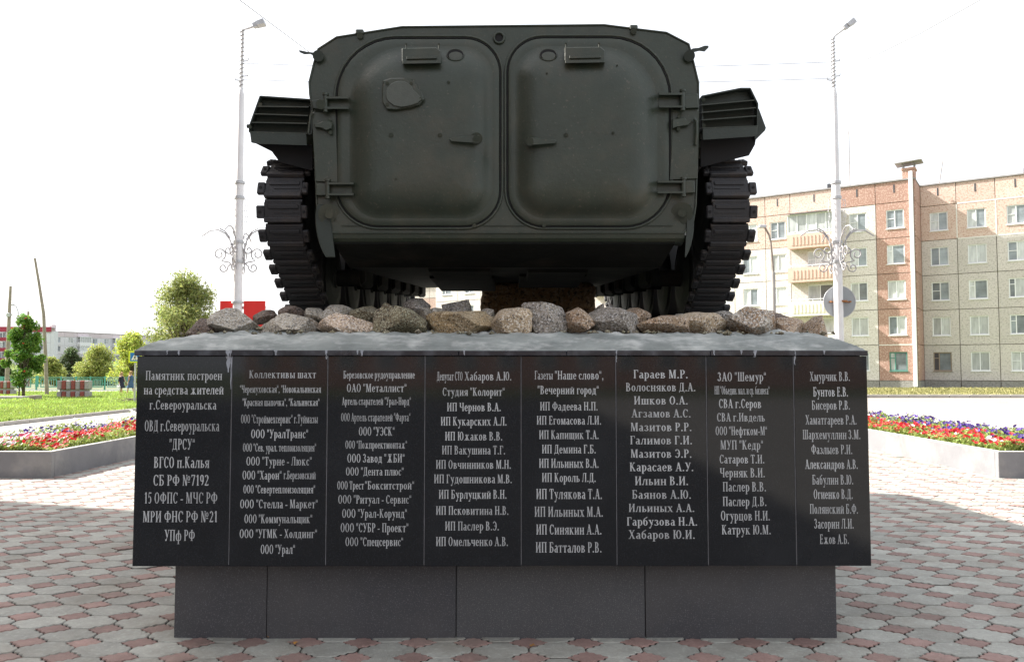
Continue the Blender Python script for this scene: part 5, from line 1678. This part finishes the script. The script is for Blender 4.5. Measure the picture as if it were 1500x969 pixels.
LZ = 15.0
lampL, XL = lamp(347, 354, LZ, 'white lamp post left of the vehicle, rising behind a red board', (44, [(361, 42), (370, 39)]), 1)
lampR, XR = lamp(1229.5, 1223, LZ, 'white lamp post right of the vehicle with a round grey sign back', (55, [(1229, 50), (1240, 42)]), 2)
# red board
M_redp = mat('red_board_paint', (.62, .022, .018), rough=.5, var=.1, scale=3)
a, b2 = P(316, 439, LZ - .12), P(383, 439, LZ - .12)
q = MB(); zt2 = a.z; zb2 = zt2 - .85
tb = thing('red_board', 'plain red board fixed behind the boulders at the left lamp post', 'board', ((a.x + b2.x) / 2, LZ + .12, zb2))
q.box(a.x, XL - .095, LZ + .10, LZ + .13, zb2, zt2, b=.004); obj('board_panel', q, M_redp, tb)
q = MB(); q.box(XL + .085, b2.x, LZ + .10, LZ + .13, zb2, zt2, b=.004); obj('board_panel', q, M_redp, tb)
q = MB(); q.box(a.x, b2.x, LZ + .13, LZ + .16, zb2 + .1, zb2 + .16); q.box(a.x, b2.x, LZ + .13, LZ + .16, zt2 - .16, zt2 - .1); q.cyl((XL, LZ, zt2 - .06), (XL, LZ, zt2 - .02), .115, 14); obj('board_rail', q, M_galv, tb)
# round sign seen from behind
M_sign = mat('sign_back_grey', (.27, .29, .31), rough=.5, metal=.2, var=.1, scale=4)
M_rust = mat('rusty_clamp', (.30, .13, .05), rough=.9, var=.3, scale=20)
c = P(1229.5, 442, LZ + .14); rs_ = 23.5 * (LZ + .14) / F
q = MB(); n = 40
q.cyl((c.x, LZ + .13, c.z), (c.x, LZ + .142, c.z), rs_, n); sg = obj('round_sign', q, M_sign)
tag(sg, 'round grey back of a road sign on the right lamp post', 'road sign')
q = MB(); q.tube([(c.x + rs_ * cos(2 * pi * k / 40), LZ + .132, c.z + rs_ * sin(2 * pi * k / 40)) for k in range(40)], .008, 5, closed=True); obj('rim', q, M_galv, sg)
q = MB(); q.box(c.x - .21, c.x + .21, LZ + .10, LZ + .129, c.z - .012, c.z + .012, b=.003); q.cyl((c.x, LZ, c.z - .015), (c.x, LZ, c.z + .015), .093, 14)
for s in (-.19, .19, .0): q.cyl((c.x + s, LZ + .06 if s else LZ - .1, c.z), (c.x + s, LZ + .13, c.z), .018, 6)
obj('clamp', q, M_rust, sg)

# cables
def cable(pts, r, label, grp='thin overhead cables'):
    q = MB(); q.tube(pts, r, 4); tag(obj('overhead_cable', q, M_wire), label, 'cable', grp)


def sag(a, b2, s, n=16):
    a = Vector(a); b2 = Vector(b2)
    return [a + (b2 - a) * (k / n) + Vector((0, 0, -4 * s * (k / n) * (1 - k / n))) for k in range(n + 1)]


pz = lambda y: P(750, y, LZ).z
cable(sag((XL, LZ + .03, pz(92)), (XR, LZ + .03, pz(90)), .12), .006, 'upper thin cable strung between the two white lamp posts')
cable(sag((XL, LZ + .03, pz(116)), (XR, LZ + .03, pz(114)), .10), .006, 'lower thin cable strung between the two white lamp posts')
cable([P(340, -8, 16), P(400, 37, 19), P(455, 78, 22), P(560, 140, 27)], .010, 'faint cable slanting down behind the upper left corner of the vehicle')
cable([P(1270, 87, 30), P(1350, 48, 27), P(1450, -8, 24)], .017, 'faint cable rising to the upper right above the flats')

# small curved street lamp before the flats
D = 36.0
bp_ = P(1134, 470, D)
t = thing('street_lamp', 'small rusty street lamp with a curved arm before the pink facade', 'street lamp', (bp_.x, D, 0))
M_oldp = mat('old_lamp_steel', (.20, .17, .15), rough=.8, var=.3, scale=5)
q = MB(); q.tube([(bp_.x, D, 0), (bp_.x, D, P(1133, 398, D).z)], [.10, .09], 10); obj('pole', q, mat('grey_concrete_pole', (.30, .29, .28), rough=.9, var=.2, scale=3), t)
q = MB(); q.tube([P(1133, 400, D), P(1131, 375, D), P(1129, 355, D), P(1126, 343, D), P(1121, 334, D), P(1116, 330, D)], .05, 8); ar = obj('lamp_arm', q, M_oldp, t)
q = MB(); a = P(1122, 333, D); q.box(a.x - .34, a.x, D - .12, D + .12, a.z - .03, a.z + .12, b=.03); obj('lamp_head', q, M_galv, ar)

# ------------------------------------------------------------------ trees
M_bark = mat('bark', (.10, .08, .06), rough=.95, var=.3, scale=10, bump=.6, bscale=30)
FOL = {k: mat('leaves_' + k, c, rough=.6, attr=True, objrnd=.40, hue_obj=.03, transl=.45) for k, c in
       dict(rowan=(.12, .23, .035), birch=(.27, .31, .10), lime=(.42, .48, .09), dark=(.10, .14, .06), olive=(.33, .37, .10), pale=(.30, .38, .15)).items()}
M_berry = mat('red_berries', (.55, .05, .02), rough=.5)


def tree(nm, label, px0, px1, ytop, ybot, D, key, nleaf, lsize, seed, blobs, trunk=True, group=None, cat='tree', stems=1, base_z=0.0, berries=0, dens=.5):
    rr = random.Random(seed)
    A, B = P(px0, ybot, D), P(px1, ytop, D)
    cx = (A.x + B.x) / 2; wx = (B.x - A.x) / 2; z0, z1 = A.z, B.z
    t = thing(nm, label, cat, (cx, D, base_z), 0, group)
    cl = []
    for _ in range(blobs):
        f = rr.random() ** .85
        zz = z0 + (z1 - z0) * (.10 + .84 * f)
        wl = wx * (1.0 if f < .45 else max(.22, 1 - (f - .45) * 1.35)) * (.65 + .35 * min(1, f * 4))
        a = rr.uniform(0, 2 * pi); rd = sqrt(rr.random()) * wl * .78
        cl.append((Vector((cx + rd * cos(a), D + rd * sin(a), zz)), rr.uniform(.16, .34) * wx, rr.uniform(.6, 1.0)))
    q = MB()
    if trunk:
        for s in range(stems):
            bx = cx + (rr.uniform(-.25, .25) if stems > 1 else 0) * wx
            pts = [Vector((bx, D, base_z)), Vector((bx + rr.uniform(-.05, .05) * wx, D, z0 + (z1 - z0) * .35)), Vector((cx + rr.uniform(-.15, .15) * wx, D, z0 + (z1 - z0) * .9))]
            q.tube(pts, [.045 * (z1 - base_z) ** .5 * .9 / stems ** .6, .03 * (z1 - base_z) ** .5 / stems ** .6, .01], 7)
        for c, r, _ in cl:
            f = rr.uniform(.15, .5); st = Vector((cx, D, base_z + (c.z - base_z) * f))
            if st.z < base_z: continue
            q.tube([st, (st + c) / 2 + Vector((0, 0, .05)), c], [.022, .014, .006], 5)
        obj('trunk', q, M_bark, t)
    q = MB()
    for k in range(nleaf):
        c, r, dn = cl[rr.randrange(len(cl))]
        d = Vector((rr.gauss(0, 1), rr.gauss(0, 1), rr.gauss(0, .8)))
        d = d.normalized() * r * rr.random() ** dens
        p = c + d
        leafquad(q, p, lsize, rr)
    obj('crown', q, FOL[key], t, rnd=True, fixn=False)
    if berries:
        q = MB()
        for k in range(berries):
            c, r, _ = cl[rr.randrange(len(cl))]
            d = Vector((rr.gauss(0, 1), -abs(rr.gauss(0, 1)) - .8, rr.gauss(0, 1))).normalized() * r * .95; p = c + d
            for j in range(7):
                o = p + Vector((rr.uniform(-.06, .06), rr.uniform(-.03, .03), rr.uniform(-.04, .04)))
                q.cyl(o, o + Vector((0, 0, .03)), .018, 5)
        o = obj('berries', q, M_berry, t); o['kind'] = 'stuff'
    return t


tree('rowan_tree', 'slender rowan tree with a few red berries on the left lawn', 2, 70, 462, 575, 36, 'rowan', 10500, .085, 23, 42, stems=4, base_z=.06, berries=9)
tree('birch_tree', 'yellow-green birch-like tree behind the left end of the plinth', 208, 336, 402, 524, 27, 'birch', 14500, .060, 22, 110, base_z=0)
bush = [
 (156, 234, 487, 570, 66, 'lime', 9000, .12, 'bright yellow-green tree just left of the crossing sign'),
 (104, 178, 508, 570, 70, 'olive', 8500, .12, 'yellowish bushy tree behind the green fence, left of the bright one'),
 (76, 132, 510, 570, 72, 'dark', 6000, .12, 'dark green round bush behind the striped concrete blocks'),
 (52, 98, 522, 570, 68, 'olive', 5000, .12, 'small pale bush between the leaning pole and the dark bush'),
 (200, 262, 515, 570, 64, 'lime', 3200, .12, 'yellow-green bush partly hidden behind the plinth corner'),
 (-14, 20, 528, 566, 70, 'dark', 2600, .12, 'dark bush at the left edge behind the rowan tree'),
]
for k, (a, b2, c, d, D, key, n_, ls, lab) in enumerate(bush):
    tree('bushy_tree', lab, a, b2, c, d, D, key, n_, ls, 30 + k, 60, group='trees and bushes along the green fence', base_z=0)
# far greenery at the left between the houses
q = MB(); rr = random.Random(9)
for _ in range(15000):
    px = rr.uniform(-30, 300); D = rr.uniform(76, 90)
    top = 1.9 + 1.0 * noise.noise(Vector((px * .045, D * .1, 3)))
    p = P(px, 541, D); p.z = rr.uniform(0, top)
    leafquad(q, p, .20, rr)
tag(obj('far_hedge', q, FOL['pale'], rnd=True, fixn=False), 'continuous pale green thicket far behind the fence on the left', 'thicket', kind='stuff')

# ------------------------------------------------------------------ poles, fence, blocks, sign, girls
M_pole = mat('weathered_pole', (.26, .22, .19), rough=.95, var=.3, scale=4)
def pole(nm, label, pts, D, r, cat='pole', fittings=()):
    t = thing(nm, label, cat, (P(*pts[0], D).x, D, 0))
    p = [P(a, b2, D) for a, b2 in pts]; p[0].z = 0
    q = MB(); q.tube(p, [r * (1 - .45 * k / (len(p) - 1)) for k in range(len(p))], 8); obj('shaft', q, M_pole, t)
    for a, b2, w_ in fittings:
        q = MB(); c = P(a, b2, D); q.tube([c - Vector((w_, 0, 0)), c + Vector((w_, 0, 0))], .03, 5); q.box(c.x - .1, c.x + .1, D - .1, D + .1, c.z - .12, c.z + .12, b=.02); obj('fitting', q, M_galv, t)
    return t


pole('wooden_pole', 'tall bare leaning pole right of the rowan tree', [(69, 576), (67, 530), (64, 460), (58, 420), (51, 378)], 40, .10, fittings=((65, 524, .15),))
pole('lamp_pole', 'thin pinkish grey pole behind the rowan tree near the left edge', [(10, 570), (12, 500), (14, 450), (15.5, 419)], 44, .12, fittings=((13, 461, .2),))
pole('short_pole', 'short pole top sticking up above the rowan tree', [(40, 574), (41, 500), (41.5, 456)], 60, .14)
D = 58
t = thing('street_lamp', 'faint thin lamp with curved arm behind the left poles', 'street lamp', (P(27, 541, D).x, D, 0))
q = MB(); p = [P(27, 560, D), P(27, 480, D), P(26.5, 456, D), P(24, 449, D), P(19, 446, D)]; p[0].z = 0; q.tube(p, [.07, .06, .04, .035, .03], 6); obj('pole', q, M_galv, t)
q = MB(); a = P(17.5, 446, D); q.box(a.x - .25, a.x + .15, D - .1, D + .1, a.z - .05, a.z + .06, b=.02); obj('lamp_head', q, M_galv, t)

M_fence = mat('green_fence_paint', (.055, .29, .20), rough=.5, var=.12, scale=6)
M_fpale = mat('pale_green_fence_paint', (.22, .45, .36), rough=.5, var=.12, scale=6)
fD = 52.0
fm_ = fD / F
fen = thing('metal_fence', 'green metal fence with framed panels across the left background', 'fence', (P(90, 541, fD).x, fD, 0))
zg = lambda y: P(100, y, fD).z
xf = lambda px: P(px, 541, fD).x
edges = [-20, 8, 54, 90, 112, 133, 154, 176, 198, 220, 245]
for k in range(len(edges) - 1):
    a, b2 = edges[k], edges[k + 1]
    q = MB(); q.box(xf(a) - .04, xf(a) + .04, fD - .04, fD + .04, 0, zg(551)); obj('fence_post', q, M_fence, fen)
    q = MB()
    x0, x1 = xf(a) + .045, xf(b2) - .045
    for z in (zg(552.5), zg(571)): q.box(x0, x1, fD - .02, fD + .02, z - .03, z + .02)
    mx0, mx1 = x0 + (x1 - x0) * .18, x1 - (x1 - x0) * .18
    q.box(mx0, mx1, fD - .018, fD + .018, zg(556), zg(556) + .05); q.box(mx0, mx1, fD - .018, fD + .018, zg(567), zg(567) + .05)
    q.box(mx0 - .05, mx0, fD - .018, fD + .018, zg(567), zg(556) + .05); q.box(mx1, mx1 + .05, fD - .018, fD + .018, zg(567), zg(556) + .05)
    q.box(x0, mx0 - .05, fD - .016, fD + .016, zg(562), zg(562) + .04); q.box(mx1 + .05, x1, fD - .016, fD + .016, zg(562), zg(562) + .04)
    obj('fence_panel', q, M_fence if k % 3 else M_fpale, fen)
    q = MB()
    for j in range(1, 6):
        x = mx0 + (mx1 - mx0) * j / 6; q.box(x - .012, x + .012, fD - .010, fD + .010, zg(567) + .05, zg(556))
    obj('fence_bars', q, M_fpale, fen)
q = MB(); q.box(xf(53), xf(57.5), fD - .06, fD - .02, .2, zg(550)); obj('gate_leaf', q, M_fence, fen)
q = MB(); q.box(xf(0), xf(6), fD - .06, fD - .02, .2, zg(551)); obj('gate_leaf', q, M_fence, fen)

# striped concrete blocks
M_cblock = mat('pale_concrete_block', (.30, .29, .29), rough=.95, var=.15, scale=6)
M_cred = mat('worn_red_paint', (.24, .065, .055), rough=.9, var=.25, scale=8)
def striped(px0, px1, yt, yb, D, label, cols, seed):
    rr = random.Random(seed)
    A, B = P(px0, yb, D), P(px1, yt, D)
    t = thing('striped_block_planter', label, 'concrete blocks', ((A.x + B.x) / 2, D, .06), 0, 'red and white striped concrete block planters on the lawn')
    zb3 = .06; zm = zb3 + (B.z - zb3) * .42
    for row, (z0, z1) in enumerate(((zb3, zm - .05), (zm + .05, B.z))):
        x = A.x; k = 0
        n = cols; wd = (B.x - A.x) / n
        for k in range(n):
            q = MB(); w2 = wd
            q.box(A.x + k * wd + .006, A.x + (k + 1) * wd - .006, D + rr.uniform(0, .03), D + .36, z0, z1, b=.03)
            obj('block', q, M_cred if (k + row) % 2 == (0 if row else 1) else M_cblock, t)
    q = MB(); q.box(A.x + .1, B.x - .1, D + .1, D + .3, zm - .06, zm + .06)
    obj('bearer', q, M_cblock, t)
    return t


striped(82, 130, 557, 583, 36, 'stack of red and white striped concrete blocks between the lawn poles', 7, 1)
striped(-6, 19, 558, 573, 40, 'partly hidden striped concrete blocks at the left edge of the lawn', 5, 2)
q = MB(); a = P(-8, 578, 33.5); q.box(a.x, P(36, 578, 33.5).x, 33.4, 33.9, .06, .22, b=.02); tag(obj('concrete_slab', q, M_cblock), 'flat grey concrete slab lying on the grass by the rowan tree', 'slab')
q = MB(); q.box(P(44, 578, 33).x, P(53.5, 578, 33).x, 32.9, 33.4, .06, .28, b=.02); tag(obj('concrete_slab', q, M_pole), 'short dark concrete slab on the grass right of the rowan trunk', 'slab')

# pedestrian crossing sign
D = 30.0
M_by = mat('sign_yellow_green', (.62, .72, .02), rough=.4)
M_blue = mat('sign_blue', (.01, .16, .50), rough=.4)
M_sw = mat('sign_white', (.80, .80, .80), rough=.4)
M_sb = mat('sign_black', (.015, .015, .015), rough=.5)
a, b2 = P(188.5, 514, D), P(207, 531, D)
t = thing('crossing_sign', 'blue pedestrian crossing sign with yellow-green border at the plinth corner', 'road sign', (P(197, 541, D).x, D, 0))
q = MB(); q.tube([(P(197, 541, D).x, D + .06, 0), (P(197, 541, D).x, D + .06, a.z + .05)], .035, 8); obj('post', q, M_galv, t)
q = MB(); q.box(a.x, b2.x, D, D + .02, b2.z, a.z, b=.004); bd = obj('sign_board', q, M_by, t)
W_, H_ = b2.x - a.x, a.z - b2.z
q = MB(); q.box(a.x + W_ * .13, b2.x - W_ * .13, D - .004, D - .001, b2.z + H_ * .13, a.z - H_ * .13); obj('sign_field', q, M_blue, bd)
q = MB(); cx = (a.x + b2.x) / 2
q.add([(cx - W_ * .30, D - .006, b2.z + H_ * .22), (cx + W_ * .30, D - .006, b2.z + H_ * .22), (cx, D - .006, a.z - H_ * .20)], [[0, 1, 2]]); obj('sign_triangle', q, M_sw, bd, fixn=False)
q = MB(); z0 = b2.z + H_ * .26; hh = H_ * .40
def lim(x0, z0_, x1, z1_, w_, k): q.add([(cx + (x0 - w_) * W_, D - .008 - k * .0004, z0 + z0_ * hh), (cx + (x0 + w_) * W_, D - .008 - k * .0004, z0 + z0_ * hh), (cx + (x1 + w_) * W_, D - .008 - k * .0004, z0 + z1_ * hh), (cx + (x1 - w_) * W_, D - .008 - k * .0004, z0 + z1_ * hh)], [[0, 1, 2, 3]])
lim(0, .42, .01, .8, .035, 0); lim(-.10, 0, .0, .45, .022, 1); lim(.11, 0, .0, .45, .022, 2); lim(-.10, .4, .0, .75, .018, 3); lim(.10, .45, .02, .75, .018, 4); lim(.0, .85, .02, 1.0, .035, 5)
for k in range(4): q.add([(cx + (-.26 + k * .14) * W_, D - .0085, b2.z + H_ * .225), (cx + (-.20 + k * .14) * W_, D - .0085, b2.z + H_ * .225), (cx + (-.19 + k * .14) * W_, D - .0085, b2.z + H_ * .255), (cx + (-.25 + k * .14) * W_, D - .0085, b2.z + H_ * .255)], [[0, 1, 2, 3]])
obj('sign_figure', q, M_sb, bd, fixn=False)

# two schoolgirls walking
M_skin = mat('skin', (.50, .30, .22), rough=.6)
M_hair = mat('blond_hair', (.42, .26, .12), rough=.7, var=.2, scale=30)
M_navy = mat('navy_cloth', (.018, .022, .045), rough=.9, var=.2, scale=20)
M_jean = mat('blue_cloth', (.05, .10, .20), rough=.9, var=.2, scale=20)
M_bagw = mat('white_bag', (.70, .70, .72), rough=.8)
M_shoe = mat('shoe', (.03, .03, .03), rough=.7)
M_sock = mat('white_sock', (.7, .7, .7), rough=.9)


def skin_obj(name, verts, edges, radii, mt, parent, sub=2, root=0):
    me = bpy.data.meshes.new(name); me.from_pydata(verts, edges, []); me.materials.append(mt)
    o = link(name, me, parent)
    o.modifiers.new('skin', 'SKIN').use_smooth_shade = True
    if me.skin_vertices:
        sv = me.skin_vertices[0].data
    else:
        bm = bmesh.new(); bm.from_mesh(me); bm.verts.layers.skin.verify(); bm.to_mesh(me); bm.free(); sv = me.skin_vertices[0].data
    for i, r in enumerate(radii): sv[i].radius = r if isinstance(r, tuple) else (r, r); sv[i].use_root = (i == root)
    m = o.modifiers.new('sub', 'SUBSURF'); m.levels = sub; m.render_levels = sub
    return o


def girl(px, D, hgt, label, dress, phase, bag):
    X = P(px, 541, D).x
    t = thing('person', label, 'person', (X, D, .0), -pi * .62, 'schoolgirls walking along the lawn')
    s = hgt / 1.5
    V_ = lambda x, y, z: (x * s, y * s, z * s)
    st = .20 * phase
    verts = [V_(0, 0, .80), V_(0, 0, .95), V_(0, .0, 1.12), V_(0, 0, 1.24), V_(0, .01, 1.31),       # pelvis..neck
             V_(.08, 0, .76), V_(.085, st * .6, .43), V_(.085, st * .9 + -.02, .08), V_(.085, st * .9 + .10, .035),
             V_(-.08, 0, .76), V_(-.085, -st * .5, .43), V_(-.085, -st * 1.3, .10), V_(-.085, -st * 1.3 + .11, .04),
             V_(.15, 0, 1.18), V_(.19, -.05 * phase, .97), V_(.20, .04 * phase, .77),
             V_(-.15, 0, 1.18), V_(-.19, .06 * phase, .97), V_(-.20, .17 * phase, .79),
             V_(0, .01, 1.37), V_(0, .015, 1.43)]
    edges = [(0, 1), (1, 2), (2, 3), (3, 4), (0, 5), (5, 6), (6, 7), (7, 8), (0, 9), (9, 10), (10, 11), (11, 12), (3, 13), (13, 14), (14, 15), (3, 16), (16, 17), (17, 18), (4, 19), (19, 20)]
    rad = [.11, .095, .11, .09, .042, .075, .05, .034, .03, .075, .05, .034, .03, .045, .034, .026, .045, .034, .026, .085, .08]
    bd = skin_obj('body', verts, edges, [r * s for r in rad], M_skin, t)
    q = MB()   # hands with fingers
    for (x, y, z) in (V_(.20, .04 * phase, .76), V_(-.20, .17 * phase, .78)):
        q.box(x - .012 * s, x + .012 * s, y - .03 * s, y + .03 * s, z - .09 * s, z, b=.008 * s)
        for k in range(4): q.tube([(x, y + (-.024 + .016 * k) * s, z - .085 * s), (x - .006 * s, y + (-.024 + .016 * k) * s, z - (.14 + .01 * (k in (1, 2))) * s), (x - .02 * s, y + (-.024 + .016 * k) * s, z - .165 * s)], .007 * s, 5)
        q.tube([(x, y + .03 * s, z - .03 * s), (x - .012 * s, y + .05 * s, z - .085 * s)], .008 * s, 5)
    obj('hand', q, M_skin, t, local=True)
    q = MB()   # dress: bodice and flared pleated skirt
    n = 20; prof = [(.46, .25), (.60, .21), (.80, .165), (.93, .125), (1.05, .135), (1.18, .15), (1.255, .09)]
    vs = []
    for z, r in prof:
        for k in range(n):
            a = 2 * pi * k / n; f = 1 + (.07 * (k % 2) if z < .8 else 0)
            vs.append(V_(r * f * cos(a), r * f * .82 * sin(a) + (.02 * phase if z < .6 else 0), z))
    q.add(vs, [[i * n + k, i * n + (k + 1) % n, (i + 1) * n + (k + 1) % n, (i + 1) * n + k] for i in range(len(prof) - 1) for k in range(n)], 0, True)
    for sg_ in (1, -1): q.tube([V_(sg_ * .12, 0, 1.20), V_(sg_ * .185, -.03, 1.02), V_(sg_ * .20, 0, .88)], [.06 * s, .05 * s, .042 * s], 8)
    obj('dress', q, dress, t, local=True)
    q = MB(); vs = []
    for i in range(9):
        z = 1.53 - .045 * i; r = (.05, .092, .108, .11, .108, .10, .10, .09, .05)[i]
        for k in range(14):
            a = pi + pi * k / 13 if i > 2 else 2 * pi * k / 14
            vs.append(V_(r * cos(a) * .95, (r * sin(a) * 1.05 + (.0 if i < 3 else -.015)), z))
    q.add(vs, [[i * 14 + k, i * 14 + (k + 1) % 14, (i + 1) * 14 + (k + 1) % 14, (i + 1) * 14 + k] for i in range(8) for k in range(13)] + [list(range(14))], 0, True)
    q.tube([V_(0, -.08, 1.36), V_(0, -.13, 1.25), V_(0, -.12, 1.08)], [.045 * s, .05 * s, .02 * s], 8)
    obj('hair', q, M_hair, t, local=True)
    q = MB()
    for ex in (-.03, .03): q.cyl(V_(ex, .085, 1.41), V_(ex, .098, 1.41), .012 * s, 8)
    fo_ = obj('eye', q, M_sb, t, local=True)
    q = MB(); q.cyl(V_(0, .085, 1.385), V_(0, .112, 1.375), (.014 * s, .008 * s), 6)
    for ex in (-.085, .085): q.cyl(V_(ex, .0, 1.37), V_(ex, .0, 1.42), .014 * s, 6)
    obj('nose_and_ears', q, M_skin, t, local=True)
    q = MB(); q.box(-.028 * s, .028 * s, .085 * s, .096 * s, 1.343 * s, 1.352 * s); obj('mouth', q, M_cred, t, local=True)
    q = MB()
    for ex, ey in ((.085, st * .9 - .02), (-.085, -st * 1.3)): q.box((ex - .045) * s, (ex + .045) * s, (ey - .05) * s, (ey + .16) * s, 0, .075 * s, b=.025 * s)
    obj('shoes', q, M_shoe, t, local=True)
    if bag:
        q = MB(); q.box(.20 * s, .30 * s, (-.12) * s, (.16) * s, .28 * s, .62 * s, b=.03 * s); q.tube([V_(.25, -.08, .62), V_(.22, .02, .74), V_(.25, .12, .62)], .01 * s, 6)
        bgo = obj('carrier_bag', q, M_bagw, None); bgo.parent = None
        bgo.location = (X, D, 0); bgo.rotation_euler = (0, 0, -pi * .62)
        tag(bgo, 'white bag carried between the two walking schoolgirls', 'bag')
    return t


girl(178.5, 42, 1.22, 'girl in a dark navy dress, left of the two walking schoolgirls', M_navy, 1, True)
girl(192, 41.5, 1.28, 'girl in a blue top and dark skirt, right of the two, nearer the plinth', M_jean, -1, False)

# garbage-like brown patch / dry branch on the lawn
q = MB(); rr = random.Random(77)
for _ in range(40):
    a = P(rr.uniform(184, 205), 541, 31); a.z = .08 + rr.random() * .12
    b3 = a + Vector((rr.gauss(0, .35), rr.gauss(0, .2), rr.uniform(-.05, .08)))
    q.tube([a, b3], .012, 4)
tag(obj('dry_twigs', q, M_pole), 'low heap of dry brown twigs on the lawn beside the plinth', 'twigs', kind='stuff')
